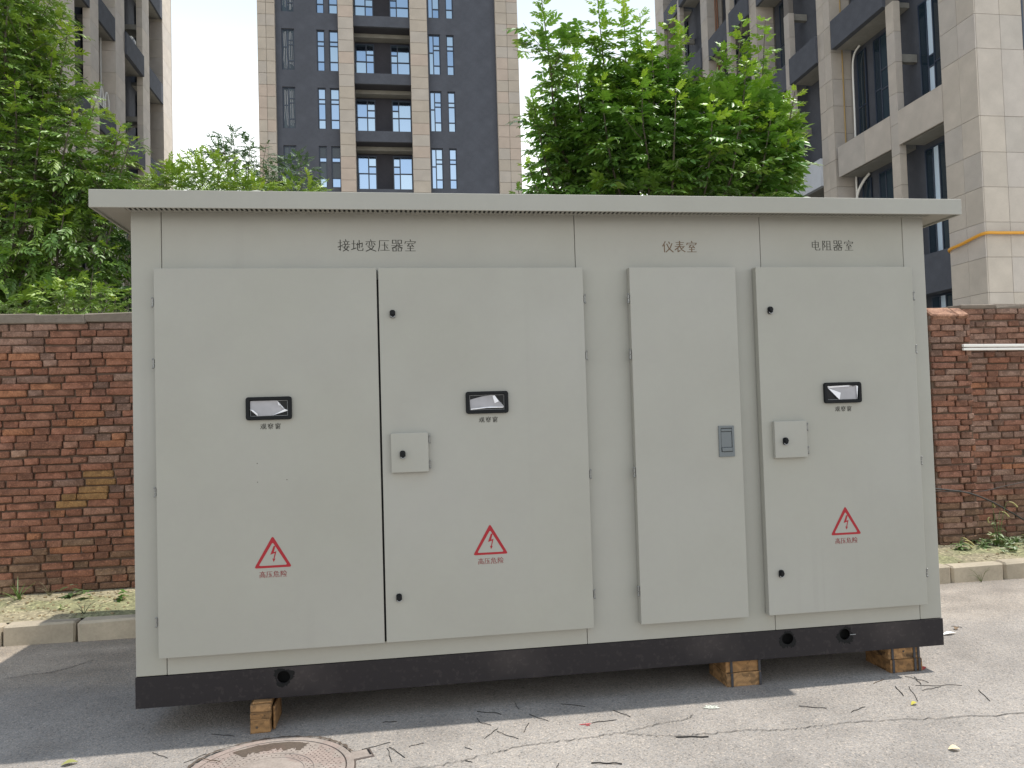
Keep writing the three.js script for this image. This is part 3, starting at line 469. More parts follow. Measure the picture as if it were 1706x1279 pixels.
// ---------------------------------------------------------------- timber blocks under the cabinet
function plank(parent, w, h, d, x, y, z, ry, seed) { const m = part('timber', chamfer(w, h, d, 0.003, 0.0018, rngOf(seed)), M.wood[seed % 3], parent); m.position.set(x, y, z); m.rotation.y = ry; return m; }
{
  const a = thing('timber_block', 'narrow upright stack of wooden boards under the left end of the cabinet, near the manhole', 'timber block', [0.602, 0, 0.0]);
  plank(a, 0.098, 0.068, 0.24, 0, 0.034, -0.065, 0.02, 900); plank(a, 0.102, 0.033, 0.24, 0.001, 0.0855, -0.067, 0.015, 901); plank(a, 0.099, 0.036, 0.24, -0.001, 0.1205, -0.07, 0.025, 902); plank(a, 0.093, 0.0095, 0.24, 0.004, 0.1443, -0.08, 0.03, 903);
  plank(a, 0.012, 0.12, 0.22, 0.0625, 0.06, -0.085, 0.01, 904);
  const b = thing('timber_block', 'strapped wooden crib block under the cabinet between the middle and right door', 'timber block', [3.205, 0, -0.03]);
  plank(b, 0.205, 0.076, 0.24, 0.002, 0.038, -0.12, 0.03, 905); plank(b, 0.196, 0.0725, 0.24, -0.004, 0.1132, -0.127, 0.02, 906);
  const c = thing('timber_block', 'strapped wooden crib block under the far right end of the cabinet', 'timber block', [4.205, 0, -0.035]);
  plank(c, 0.205, 0.074, 0.24, 0.0, 0.037, -0.12, 0.02, 907); plank(c, 0.198, 0.0745, 0.24, -0.003, 0.1117, -0.125, -0.01, 908);
  for (const [t, xs] of [[b, [-0.068, 0.098]], [c, [-0.082, 0.055, 0.082]]]) for (const x of xs) part('strap', [rbx(x - 0.007, x + 0.007, 0.001, 0.076, 0.004, 0.0075, 0.001), rbx(x - 0.007, x + 0.007, 0.0775, 0.1485, -0.0035, 0.0015, 0.001)], M.strap, t);
  part('knot', [new THREE.CylinderGeometry(0.0055, 0.0055, 0.002, 10).rotateX(Math.PI / 2).translate(-0.012, 0.118, -0.0022).toNonIndexed()], M.strap, c);
  part('knot', [new THREE.CylinderGeometry(0.007, 0.005, 0.002, 10).rotateX(Math.PI / 2).translate(-0.015, 0.03, 0.055).toNonIndexed()], M.twigBrown, a);
}

// ---------------------------------------------------------------- manhole cover
{
  const t = thing('manhole_cover', 'round pinkish manhole cover with a side tab set flush in the road', 'manhole cover', [0.715, 0, 0.53]);
  const ring = (r0, r1, y0, y1, a0 = 0, a1 = Math.PI * 2) => { const g = new THREE.LatheGeometry([[r0, y0], [r0, y1 - 0.0015], [r0 + 0.0015, y1], [r1 - 0.0015, y1], [r1, y1 - 0.0015], [r1, y0]].map((p) => new THREE.Vector2(...p)), 72, a0, a1 - a0); return uvBox(g); };
  part('frame', [ring(0.345, 0.378, -0.01, 0.0075)], M.iron, t);
  part('groove', [ring(0.338, 0.3455, -0.01, 0.002)], M.ironDark, t);
  part('grime_ring', [ring(0.377, 0.386, -0.01, 0.0025)], M.ironDark, t);
  part('cover', [uvBox(new THREE.CylinderGeometry(0.339, 0.339, 0.012, 72).translate(0, -0.0005, 0))], M.iron, t);
  const tab = group('tab', t); tab.rotation.y = 0.28;
  part('tab_edge', [rbx(0.37, 0.472, -0.005, 0.0035, -0.047, 0.047, 0.002)], M.ironDark, tab); part('tab_plate', [rbx(0.365, 0.462, -0.003, 0.007, -0.037, 0.037, 0.003)], M.iron, tab); part('tab_slot', [rbx(0.452, 0.462, 0.002, 0.0078, -0.031, 0.031, 0.001)], M.hole, tab);
  const studs = [], slots = [], r = rngOf(12);
  for (let i = -16; i <= 16; i++) for (let j = -16; j <= 16; j++) {
    const x = i * 0.021 + (j % 2 ? 0.0105 : 0), z = j * 0.020, d = Math.hypot(x, z); if (d > 0.325 || (d < 0.215 && d > 0.195) || d < 0.16) continue;
    if (r() < 0.06) continue;
    if ((i + j) % 2) slots.push(rbx(x - 0.0045, x + 0.0045, 0.005, 0.0066, z - 0.0016, z + 0.0016, 0.0006)); else studs.push(new THREE.CylinderGeometry(0.0028, 0.0034, 0.002, 7).translate(x, 0.0062, z).toNonIndexed());
  }
  part('studs', studs, M.ironDark, t).userData.kind = 'stuff'; part('bars', slots, M.ironDark, t).userData.kind = 'stuff';
  part('inner_ring', [ring(0.2, 0.209, 0.004, 0.0095), ring(0.158, 0.164, 0.004, 0.009)], M.iron, t);
  const pr = rngOf(8), pts = []; for (let i = 0; i < 22; i++) { const a = -2.25 + 1.15 * i / 21; pts.push([Math.cos(a) * (0.32 + 0.012 * pr()), -Math.sin(a) * (0.32 + 0.012 * pr())]); } for (let i = 21; i >= 0; i--) { const a = -2.25 + 1.15 * i / 21; pts.push([Math.cos(a) * (0.225 + 0.04 * pr()), -Math.sin(a) * (0.225 + 0.04 * pr())]); }
  const rg = new THREE.ShapeGeometry(poly(pts)); rg.rotateX(-Math.PI / 2); rg.translate(0, 0.0061, 0); part('rust_patch', [uvBox(rg)], M.ironRust, t);
  part('plate', [rbx(-0.03, 0.11, 0.004, 0.0085, -0.055, 0.05, 0.002)], M.iron, t);
  part('dirt_seam', ribbon([[-0.38, -0.08], [-0.345, -0.2], [-0.25, -0.305], [-0.1, -0.372], [0.05, -0.382], [0.2, -0.335], [0.3, -0.25], [0.36, -0.15]], 0.014, 0.0088, 8, 0.01, 4), M.ironRust, t);
}

// ---------------------------------------------------------------- twigs, leaves and scraps on the road
{
  const where = [
    'in the cabinet shadow left of the road centre', 'tiny, upright against the dark edge under the cabinet middle', 'bent, at the shadow edge left of the road centre', 'straight, just below the shadow edge at road centre', 'lying in the shadow strip right of road centre',
    'slanting left arm of the caret-shaped pair below road centre', 'slanting right arm of the caret-shaped pair below road centre', 'short and steep, right of the caret-shaped pair', 'slanting, alone near the shadow edge right of centre', 'beside the small red mark on the road',
    'stub below the caret pair, upper of two', 'stub below the caret pair, lower of two', 'thick and level, centre of the bottom edge', 'slanting up to the right, left of the manhole cover', 'leftmost on the road, slanting down',
    'in the shadow just left of the narrow timber stack', 'in the shadow right of the narrow timber stack', 'long, pointing at the manhole tab', 'crossing, right of the manhole tab, slanting down', 'steep, right of the manhole tab', 'small, farthest right of the manhole tab group', 'lying across the left rim of the manhole cover',
    'level, below the strapped middle block', 'slanting up rightwards, right of the middle block', 'pinkish thin, left of the right block cluster', 'steep, leftmost in the cluster below the right block', 'steep, mid cluster below the right block', 'upper long one in the cluster below the right block', 'longest level one in the cluster below the right block', 'lowest of the cluster below the right block', 'short crossing one at the top of the right cluster', 'alone at far right, slanting down', 'level, just above the crack lower right of centre', 'cut off by the bottom edge of the photo', 'tiny, far back on the sunny road at right'];
  const S = `1.70,.01,1.82,.08 1.91,-.06,1.92,.03 1.69,.10,1.75,.21 1.96,.11,2.04,.22 2.15,.01,2.27,.07 1.70,.36,1.78,.26 1.77,.29,1.86,.40 1.90,.33,1.94,.22 2.40,.15,2.46,.26 2.25,.29,2.38,.28 1.60,.44,1.63,.47 1.59,.58,1.62,.60 2.14,.72,2.27,.76 .31,.33,.39,.25 .13,.18,.22,.26 .36,.01,.48,.07 1.21,.05,1.28,.06 1.12,.36,1.25,.30 1.25,.36,1.32,.49 1.24,.37,1.26,.52 1.34,.37,1.41,.35 .39,.33,.48,.38 3.35,.31,3.47,.37 3.56,.44,3.67,.39 3.91,.10,4.01,.05 4.00,.16,3.95,.30 4.07,.18,3.97,.38 4.15,.03,4.21,.15 4.11,.18,4.35,.23 4.10,.25,4.23,.22 4.19,.05,4.15,.17 4.39,.31,4.33,.46 2.60,.54,2.75,.57 1.98,.73,2.00,.69 5.08,-.79,5.12,-.74`.split(' ').map((s) => s.split(',').map(Number));
  S.forEach(([x0, z0, x1, z1], i) => {
    const r = rngOf(1000 + i), L = Math.hypot(x1 - x0, z1 - z0), n = 4, pts = [], rad = (i === 12 || i === 32 ? 0.003 : 0.0017) * (0.85 + 0.3 * r()), cx = (x0 + x1) / 2, cz = (z0 + z1) / 2, lift = i === 21 ? 0.011 : 0;
    for (let k = 0; k <= n; k++) { const f = k / n, o = (r() - 0.5) * 0.06 * L + (i === 2 ? 0.02 * Math.sin(f * 3.1) : 0), tx = (x1 - x0) / L, tz = (z1 - z0) / L; pts.push([x0 + (x1 - x0) * f - tz * o - cx, rad + lift + 0.004 * r() * (k % 2), z0 + (z1 - z0) * f + tx * o - cz]); }
    const t = part(numbered('twig'), [strip(tube(pts, rad, 10, 5)), strip(new THREE.ConeGeometry(rad * 0.9, rad * 2.4, 5).rotateZ(1.4).translate(...pts[2]))], i === 24 || i === 21 ? M.twigBrown : M.twig, scene); t.position.set(cx, 0, cz);
    tag(t, 'dark twig on the road, ' + where[i], 'twig', 'dark twigs scattered on the road');
  });
  const leafShape = (L, w, curl) => { const pos = [], idx = [], N = 6; for (let k = 0; k <= N; k++) { const f = k / N, ww = w * Math.sin(Math.PI * Math.min(0.97, f + 0.03)), y = curl * Math.sin(f * 2.6) + 0.003; pos.push((f - 0.5) * L, y + ww * 0.35, -ww, (f - 0.5) * L, y, 0, (f - 0.5) * L, y + ww * 0.3, ww); } for (let k = 0; k < N; k++) { const a = 3 * k; idx.push(a, a + 1, a + 3, a + 1, a + 4, a + 3, a + 1, a + 2, a + 4, a + 2, a + 5, a + 4); } const g = new THREE.BufferGeometry(); g.setAttribute('position', new THREE.Float32BufferAttribute(pos, 3)); g.setIndex(idx); g.computeVertexNormals(); return g; };
  const dry = (x, z, L, w, ry, col, name, label, cat) => { const m = part(numbered(name), leafShape(L, w, 0.008), std({ color: lin(...col), roughness: 0.8, side: THREE.DoubleSide }), scene); m.position.set(x, 0.001, z); m.rotation.y = ry; tag(m, label, cat); };
  dry(3.929, 0.419, 0.045, 0.012, 0.3, [0.45, 0.40, 0.06], 'fallen_leaf', 'small yellow-green fallen leaf on the road below the right timber block', 'leaf');
  dry(-0.22, 0.235, 0.07, 0.02, 0.2, [0.26, 0.26, 0.08], 'fallen_leaf', 'olive fallen leaf at the bottom edge of the photo, left of the manhole cover', 'leaf');
  dry(3.757, 0.932, 0.05, 0.02, -0.4, [0.72, 0.60, 0.38], 'fallen_leaf', 'pale cream fallen leaf on the road near the bottom right corner', 'leaf');
  dry(4.93, -0.62, 0.11, 0.018, 0.1, [0.8, 0.8, 0.78], 'paper_scrap', 'white scrap of paper on the road beside the right end of the cabinet', 'paper scrap');
  dry(5.06, -0.72, 0.06, 0.015, 0.8, [0.18, 0.12, 0.07], 'fallen_leaf', 'brown curled dry leaf far back on the sunny road at right', 'leaf');
  dry(4.33, -0.05, 0.05, 0.012, 0.6, [0.50, 0.08, 0.07], 'fallen_leaf', 'small reddish fallen leaf on the road right of the far right timber block', 'leaf');
  const paint = (x, z, rx, rz, col, seed) => { const r = rngOf(seed), p = []; for (let i = 0; i < 18; i++) { const a = i / 18 * 6.283, q = 0.6 + 0.5 * r(); p.push([x + Math.cos(a) * rx * q, -(z + Math.sin(a) * rz * q)]); } return part('paint_spot', new THREE.ShapeGeometry(poly(p)).rotateX(-Math.PI / 2).translate(0, 0.003, 0), std({ color: lin(...col), map: T.asphaltB, roughness: 1 }), road); };
  paint(2.215, 0.298, 0.035, 0.006, [0.95, 0.16, 0.18], 5); paint(2.225, 0.315, 0.014, 0.006, [0.95, 0.12, 0.14], 6);
  paint(2.91, 0.225, 0.05, 0.03, [0.85, 0.87, 0.75], 7);
}

// ---------------------------------------------------------------- buildings
function panelCol(parent, name, mats, face, a0, a1, ys, plane, seed, gap = 0.012, depth = 0.05) {   // a column of cladding panels; face 'x-','x+','z+'
  const r = rngOf(seed);
  for (let i = 0; i + 1 < ys.length; i++) {
    const y0 = ys[i] + gap / 2, y1 = ys[i + 1] - gap / 2, b0 = Math.min(a0, a1) + gap / 2, b1 = Math.max(a0, a1) - gap / 2, o = (r() - 0.5) * 0.006, q = r() * 5, bev = 0.006;
    const g = face === 'z+' ? rbx(b0, b1, y0, y1, plane + o, plane - depth, bev, 1, q) : face === 'x-' ? rbx(plane + o, plane + depth, y0, y1, b0, b1, bev, 1, q) : rbx(plane + o, plane - depth, y0, y1, b0, b1, bev, 1, q);
    part(name, g, mats[Math.floor(r() * mats.length)], parent);
  }
}
function rows(y0, y1, p) { const a = []; for (let y = y0; y <= y1 + 1e-6; y += p) a.push(y); return a; }
// a window unit: frame bars and panes in the plane facing +z (u along x) ; turned by the caller through a group
function windowUnit(parent, u0, u1, y0, y1, cols, glass, opt = {}) {
  const w = group('window', parent), f = opt.frame || 0.045, bars = [], z = opt.z || 0;
  bars.push(bx(u0, u1, y1 - f, y1, z, z - 0.06), bx(u0, u1, y0, y0 + f, z, z - 0.06), bx(u0, u0 + f, y0 + f, y1 - f, z, z - 0.06), bx(u1 - f, u1, y0 + f, y1 - f, z, z - 0.06));
  let cu = u0 + f; const W = u1 - u0 - 2 * f, tot = cols.reduce((s, c) => s + c.w, 0);
  cols.forEach((c, ci) => {
    const cw = W * c.w / tot, a = cu, b = cu + cw - (ci < cols.length - 1 ? f : 0); if (ci < cols.length - 1) bars.push(bx(b, b + f, y0 + f, y1 - f, z - 0.001, z - 0.06));
    const H = y1 - y0 - 2 * f, ht = c.h.reduce((s, v) => s + v, 0); let yy = y1 - f;
    c.h.forEach((h, k) => {
      const hh = H * h / ht, p1 = yy, p0 = yy - hh + (k < c.h.length - 1 ? f : 0); if (k < c.h.length - 1) bars.push(bx(a, b, p0 - f, p0, z - 0.0015, z - 0.06));
      const gm = glass(ci, k), pn = part('pane', bx(a - 0.005, b + 0.005, p0 - 0.005, p1 + 0.005, -0.005, 0.005), gm, w);
      pn.geometry.translate(-(a + b) / 2, -(p0 + p1) / 2, 0); pn.position.set((a + b) / 2, (p0 + p1) / 2, z - 0.035); pn.rotation.set(rr(-0.006, 0.006), rr(-0.006, 0.006), 0);
      yy -= hh;
    });
    cu += cw;
  });
  part('frame', bars, M.frame, w); return w;
}
// central tower, facade at z = -36
{
  const t = thing('apartment_tower', 'dark grey apartment tower with pale stone strips and blue windows, centre background', 'apartment tower', [0, 0, 0]);
  const Z = -36, FL = 3.03, TOP = 60, tops = [15.44, 18.47, 21.5, 24.53], vis0 = 13.0, vis1 = 24.2;
  part('wall', [bx(-5.3, 7.95, 0, TOP, Z - 2.6, -57.2)], M.dark, t);
  // dark facade sheets with window openings
  const sheet = (x0, x1, wins) => { const s = poly([[x0, 0], [x1, 0], [x1, TOP], [x0, TOP]]); for (const [a, b] of wins) for (const y of tops) s.holes.push(new THREE.Path([[a, y - 2.15], [b, y - 2.15], [b, y], [a, y]].map((p) => new THREE.Vector2(...p)))); return uvBox(ext(s, 0.2).translate(0, 0, Z - 0.2)); };
  part('facade_wall', [sheet(-4.5, -1.345, [[-4.21, -3.575], [-2.455, -2.05], [-1.835, -1.36]])], M.dark, t);
  part('facade_wall', [sheet(3.205, 6.81, [[3.27, 3.885], [4.205, 4.605]])], M.dark, t);
  const R4 = [0.56, 0.24, 0.86, 0.44], mir = () => pick(M.mirror);
  for (const y of tops) {
    const low = y < 16, dk = () => pick(M.glassDark);
    const win = (a, b, cols, gl) => windowUnit(t, a, b, y - 2.15, y, cols, gl, { z: Z - 0.1, frame: 0.055 });
    const lowGlass = (ci, k) => (low ? (k === 1 || k === 3 ? mir() : dk()) : mir());
    win(-4.21, -3.575, [{ w: 1, h: [0.95, 1.2] }, { w: 1, h: R4 }], dk);
    win(-2.455, -2.05, [{ w: 1, h: R4 }], lowGlass); win(-1.835, -1.36, [{ w: 1, h: R4 }], lowGlass);
    win(3.27, 3.885, [{ w: 0.8, h: [0.98, 1.17] }, { w: 1, h: R4 }], mir); win(4.205, 4.605, [{ w: 1, h: R4 }], mir);
    if (!low) { const r = rngOf(Math.round(y * 10)), gs = []; for (let k = 0; k < 9; k++) { const x = -4.14 + 0.062 * k + 0.02 * r(), top = y - 0.1 - 0.1 * r(); const w = 0.018 + 0.03 * r(); gs.push(strip(tube([[x, top, Z - 0.128], [x + 0.08 * (r() - 0.5), y - 1.0, Z - 0.126], [x + 0.12 * (r() - 0.4), y - 2.05 + 0.3 * r(), Z - 0.128]], w * 0.4, 8, 4))); } part('curtain', gs, M.curtain, t); }
  }
  // pale strips of cladding
  const stripY = rows(vis0, vis1 + 0.4, 0.605);
  for (const [x0, x1, zf, seed] of [[-5.35, -4.925, Z + 0.25, 1], [-4.925, -4.5, Z + 0.25, 2], [-1.345, -0.585, Z + 0.3, 3], [2.315, 3.205, Z + 0.3, 4], [6.81, 7.41, Z + 0.25, 5], [7.41, 8.0, Z + 0.25, 6]]) panelCol(t, 'cladding_panel', M.band, 'z+', x0, x1, stripY, zf, seed, 0.016, 0.04);
  for (const [x0, x1, zf] of [[-5.35, -4.5, Z + 0.25], [-1.345, -0.585, Z + 0.3], [2.315, 3.205, Z + 0.3], [6.81, 8.0, Z + 0.25]]) {
    part('strip_core', [bx(x0 + 0.012, x1 - 0.012, 0, TOP, zf - 0.03, Z - 2.7)], M.joint, t);
    part('strip_side', [bx(x0, x0 + 0.014, 0, TOP, zf - 0.005, Z - 0.3), bx(x1 - 0.014, x1, 0, TOP, zf - 0.005, Z - 0.3)], M.band[0], t);
    part('strip_cladding', [bx(x0, x1, 0, vis0 - 0.01, zf, zf - 0.03), bx(x0, x1, stripY.at(-1) + 0.01, TOP, zf, zf - 0.03)], M.band[0], t);
  }
  // recessed balconies
  const zr = Z - 1.3, mx = (x) => 1.3346 + (x - 1.3346) * 1.0325, my = (y) => 1.577 + (y - 1.577) * 1.0325;
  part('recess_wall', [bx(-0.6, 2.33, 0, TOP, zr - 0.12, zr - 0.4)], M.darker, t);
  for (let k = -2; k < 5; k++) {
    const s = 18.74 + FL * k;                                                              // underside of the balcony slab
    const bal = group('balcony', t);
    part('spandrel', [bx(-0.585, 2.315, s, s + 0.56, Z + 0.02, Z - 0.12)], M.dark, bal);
    part('slab', [bx(-0.585, 2.315, s + 0.03, s + 0.16, Z - 0.121, zr - 0.12)], M.darker, bal);  // slab coloured dark to paint in the shade on its lower face
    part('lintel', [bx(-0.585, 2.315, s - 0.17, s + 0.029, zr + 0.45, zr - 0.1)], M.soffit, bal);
    part('rail_wall', [bx(-0.585, 2.315, s + 0.1605, s + 0.5, Z - 0.122, Z - 0.125)], M.dark, bal);
    if (k < 3) {
      const wt = my(20.86) + FL * (k - 0), wb = wt - 2.1; const glass = mir;
      windowUnit(t, mx(-0.56), mx(0.46), wb, wt, [{ w: 1.7, h: [1, 1.1] }, { w: 1, h: [0.6, 0.42, 0.9, 0.2] }], glass, { z: zr - 0.04, frame: 0.06 });
      windowUnit(t, mx(1.28), mx(2.30), wb, wt, [{ w: 1, h: [0.6, 0.42, 0.9, 0.2] }, { w: 1.7, h: [1, 1.1] }], glass, { z: zr - 0.04, frame: 0.06 });
    }
  }
}
// loft blocks left and right share one construction: s = -1 for the block on the right (facing -x), +1 on the left (facing +x)
function loftBlock(t, X, s, E, ST = M.stone) {
  const inX = (d) => X - s * d, TOP = E.top, tile = E.tiles, face = s < 0 ? 'x-' : 'x+', GL = 1.13;
  const zs = E.items, rBox = (d0, d1, y0, y1, z0, z1, o) => bx(inX(d0), inX(d1), y0, y1, z0, z1, o);
  part('back_wall', [rBox(GL + 0.12, 14, 0, TOP, E.z0 - 0.05, E.z1 + 0.05)], M.dark, t);
  let n = 0;
  for (const it of zs) {
    if (it.t === 'pier') {                                                             // thick pier: clad face and clad side towards the camera
      const ys = tile.filter((y) => y <= it.top + 0.01), yy0 = ys[0], yy1 = ys.at(-1), nm = 'cladding_panel';
      const W = it.z0 - it.z1, nc = it.cols || 1;
      for (let c = 0; c < nc; c++) panelCol(t, nm, ST, face, it.z0 - W * c / nc, it.z0 - W * (c + 1) / nc, ys, X, 100 + n++, 0.014);
      if (it.side) panelCol(t, nm, ST, 'z+', inX(0.052), inX(GL), ys, it.z0, 200 + n++, 0.014);
      part('pier_core', [rBox(0.03, GL + 0.1, 0, TOP, it.z0 - 0.045, it.z1 + 0.01)], M.joint, t);
      part('pier_cladding', [rBox(0.0, GL, yy1 + 0.01, TOP, it.z0, it.z1), rBox(0.0, GL, 0, yy0 - 0.01, it.z0, it.z1), rBox(0.01, GL, yy0, yy1, it.z1 + 0.02, it.z1)], ST[0], t);
    } else if (it.t === 'fin') {
      const ys = tile.filter((y) => y <= it.top + 0.01);
      const r = rngOf(300 + n++);
      for (let i = 0; i + 1 < ys.length; i++) part('fin_panel', s < 0 ? rbx(inX(0), inX(it.d), ys[i] + 0.007, ys[i + 1] - 0.007, it.z0, it.z1, 0.006, 1, r() * 4) : rbx(inX(it.d), inX(0), ys[i] + 0.007, ys[i + 1] - 0.007, it.z1, it.z0, 0.006, 1, r() * 4), ST[Math.floor(r() * 5)], t);
      part('fin_core', [rBox(0.02, it.d - 0.02, 0, TOP, it.z0 - 0.02, it.z1 + 0.02)], M.joint, t);
      for (const y of E.stubs) part('stub_beam', [rBox(it.d, GL + 0.1, y, y + 0.36, it.z0 - 0.2, it.z1 + 0.1)], M.soffit, t);
    } else if (it.t === 'bay') {
      for (const y of E.levels) {
        const b = group('balcony', t), mat = (it.beam && it.beam === y) ? ST[3] : M.dark;
        if (!(it.skip || []).includes(y)) {
          if (it.beam === y) { const zz = [it.z0, ...(it.bj || []), it.z1]; for (let k = 0; k + 1 < zz.length; k++) part('beam_panel', rBox(-0.02, 0.06, y, y + 1.53, zz[k] - 0.008, zz[k + 1] + 0.008, k), ST[k % 5], b); part('beam_core', [rBox(0.0, 0.2, y + 0.03, y + 1.5, it.z0, it.z1)], M.joint, b); }
          else part('parapet', [rBox(it.out ?? 0, 0.14, y, y + (it.grey && y < 14 ? 1.46 : 1.47), it.z0, it.z1)], it.grey && y < 14 ? M.greyCladding : mat, b);
          part('slab', [rBox(0.061 + (it.beam === y ? 0.14 : 0.08), GL + 0.1, y + 0.012, y + 0.25, it.z0, it.z1)], M.soffit, b);
        }
      }
      // windows set in the back wall between the balcony levels
      const lv = [...E.levels]; lv.unshift(lv[0] - 6.6);
      lv.forEach((y, k) => {
        const y0 = y + 0.3, y1 = Math.min(y + 6.35, TOP); if (y1 < 3 || y0 > it.vis) return;
        for (const w of it.win) {
          const g = new THREE.Group(); g.name = 'window'; t.add(g); const half = (w[0] - w[1]) / 2;
          const r = rngOf(Math.round(y * 7 + it.z0 * 13 + 400)), skyReflection = it.skyReflection;
          const tmp = new THREE.Group(); const unit = windowUnit(tmp, -half, half, 0, y1 - y0, w[2] || [{ w: 1, h: [1.4, 1.15, 1.9, 1.1] }, { w: 1, h: [2.4, 3.1] }], (ci, kk) => (skyReflection && ci === 1 && (kk === 0 || kk === 2) ? M.skyReflection : M.glassDark[Math.floor(r() * 3)]), { frame: 0.07 });
          while (unit.children.length) g.add(unit.children[0]);
          g.rotation.y = s < 0 ? -Math.PI / 2 : Math.PI / 2; g.position.set(inX(GL + 0.0), y0, (w[0] + w[1]) / 2);
        }
      });
    }
  }
}
{
  const t = thing('apartment_block', 'large beige stone-clad apartment block with a yellow gas pipe, at the right edge', 'apartment building');
  const X = 23.77, lo = [2.8, 4.2, 5.6, 6.97, 8.33, 9.7, 11.07, 12.48, 15.14, 16.51, 17.9, 19.3], far = rows(2.8, 37, 1.4);
  const zc = -22.5;
  const w2 = [{ w: 1, h: [2.4, 3.2] }, { w: 1.2, h: [1.6, 0.9, 2.1, 1.0] }];
  loftBlock(t, X, -1, { z0: zc - 0.3, z1: -58.6, top: 42, tiles: far, levels: [6.4, 13.0, 19.6, 26.2, 32.8], stubs: [3.3, 9.9, 16.9, 23.5, 30.1], items: [
    { t: 'bay', z0: -24.43, z1: -27.3, beam: 13.0, skip: [6.4, 19.6], win: [[-25.3, -27.2, [{ w: 0.7, h: [1] }, { w: 0.55, h: [2.6, 0.5, 2.9] }, { w: 1.2, h: [2.9, 2.9] }]]], skyReflection: true, vis: 22 },
    { t: 'fin', z0: -27.3, z1: -27.86, d: 0.33, top: 20 },
    { t: 'bay', z0: -27.86, z1: -32.1, beam: 13.0, bj: [-29.84], out: -0.14, win: [[-29.3, -30.55, w2], [-31.2, -31.95, [{ w: 1, h: [2.6, 2.9] }]]], vis: 24 },
    { t: 'pier', z0: -32.36, z1: -33.58, side: true, cols: 2, top: 24 },
    { t: 'bay', z0: -33.58, z1: -36.4, grey: true, out: -0.12, win: [[-34.3, -35.4, w2]], vis: 28 },
    { t: 'fin', z0: -36.42, z1: -37.0, d: 0.33, top: 25 },
    { t: 'bay', z0: -37.0, z1: -40.3, grey: true, win: [[-38.2, -39.6, w2]], vis: 30 },
    { t: 'pier', z0: -40.3, z1: -41.24, side: true, top: 30 },
    { t: 'bay', z0: -41.24, z1: -44.0, grey: true, out: -0.12, win: [[-41.9, -43.2, w2]], vis: 32 },
    { t: 'fin', z0: -44.0, z1: -44.6, d: 0.33, top: 30 },
    { t: 'bay', z0: -44.6, z1: -47.7, win: [[-45.6, -46.9, w2]], vis: 34 },
    { t: 'pier', z0: -47.7, z1: -48.87, side: true, top: 33 },
    { t: 'bay', z0: -48.87, z1: -52.8, out: -0.12, win: [[-49.9, -51.6, w2]], vis: 36 },
    { t: 'fin', z0: -52.9, z1: -53.42, d: 0.33, top: 34 },
    { t: 'bay', z0: -53.42, z1: -56.5, win: [[-54.4, -55.8, w2]], vis: 36 },
    { t: 'pier', z0: -56.5, z1: -58.5, side: true, top: 36 },
  ] });
  // corner pilaster and the front gable
  panelCol(t, 'cladding_panel', M.stone, 'x-', zc - 0.0, zc - 0.95, lo, X, 11); panelCol(t, 'cladding_panel', M.stone, 'x-', zc - 0.95, zc - 1.93, lo, X, 12);
  panelCol(t, 'cladding_panel', M.stone, 'z+', X + 0.053, X + 1.1, lo, zc, 13); panelCol(t, 'cladding_panel', M.stone, 'z+', X + 1.1, X + 2.07, lo, zc, 14); panelCol(t, 'cladding_panel', M.stone, 'z+', X + 2.07, X + 3.2, lo.filter((y) => y < 16), zc, 15);
  part('gable_core', [bx(X + 0.03, X + 16, 0, 42, zc - 0.03, zc - 1.9)], M.joint, t);
  part('gable_cladding', [bx(X, X + 2.06, 19.32, 42, zc, zc - 1.93), bx(X + 4.4, X + 16, 0, 42, zc, zc - 1.93), bx(X + 2.08, X + 4.4, 0, 2.78, zc, zc - 0.05), bx(X + 3.22, X + 4.39, 2.79, 15.1, zc, zc - 0.05), bx(X, X + 2.06, 0, 2.78, zc, zc - 1.93), bx(X, X + GLX(), 2.8, 19.3, zc - 1.915, zc - 1.935)], M.stone[1], t);
  windowUnit(t, X + 2.1, X + 4.38, 15.2, 19.6, [{ w: 1, h: [1, 1.2] }, { w: 1, h: [0.7, 0.5, 1] }], () => pick(M.glassDark), { z: zc - 0.02, frame: 0.07 });
  // dark spandrel under the lowest window that shows over the wall, and the pipes
  part('spandrel', [bx(X + 0.35, X + 1.0, 6.15, 7.85, -24.44, -27.29)], M.dark, t);
  part('gas_pipe', tube([[24.55, 7.72, -25.75], [24.2, 7.62, -24.9], [23.68, 7.64, -24.35], [23.66, 7.72, -23.6], [23.66, 7.86, -22.6], [23.74, 7.88, -22.38], [24.3, 7.88, -22.37], [30, 7.92, -22.37], [39, 7.95, -22.37]], 0.065, 120, 8), M.gasPipe, t);
  part('gas_pipe', tube([[24.35, 14.6, -32.3], [24.35, 17, -32.3], [24.35, 26, -32.3]], 0.03, 20, 6), M.gasPipeOld, t);
  part('drain_pipe', tube([[24.8, 19.58, -31.45], [24.72, 19.35, -31.75], [24.72, 19.0, -31.95], [24.72, 18.5, -32.0], [24.72, 16, -32.02], [24.72, 14.5, -32.05]], 0.05, 40, 7), M.whitePipe, t);
  part('drain_pipe', tube([[24.85, 12.95, -31.2], [24.75, 12.7, -31.5], [24.65, 12.2, -31.9], [24.6, 11.6, -32.0], [24.6, 6, -32.0]], 0.07, 40, 7), M.whitePipe, t);
  part('drain_pipe', tube([[24.6, 13, -31.95], [24.6, 6, -31.95]], 0.05, 6, 7), M.whitePipe, t);
  part('drain_pipe', tube([[24.5, 20, -47.6], [24.5, 27.2, -47.6], [24.5, 38, -47.6]], 0.06, 12, 6), M.brownPipe, t);
  part('drain_pipe', tube([[24.35, 20, -47.6], [24.35, 38, -47.6]], 0.04, 6, 6), M.brownPipe, t);
}
function GLX() { return 1.13; }
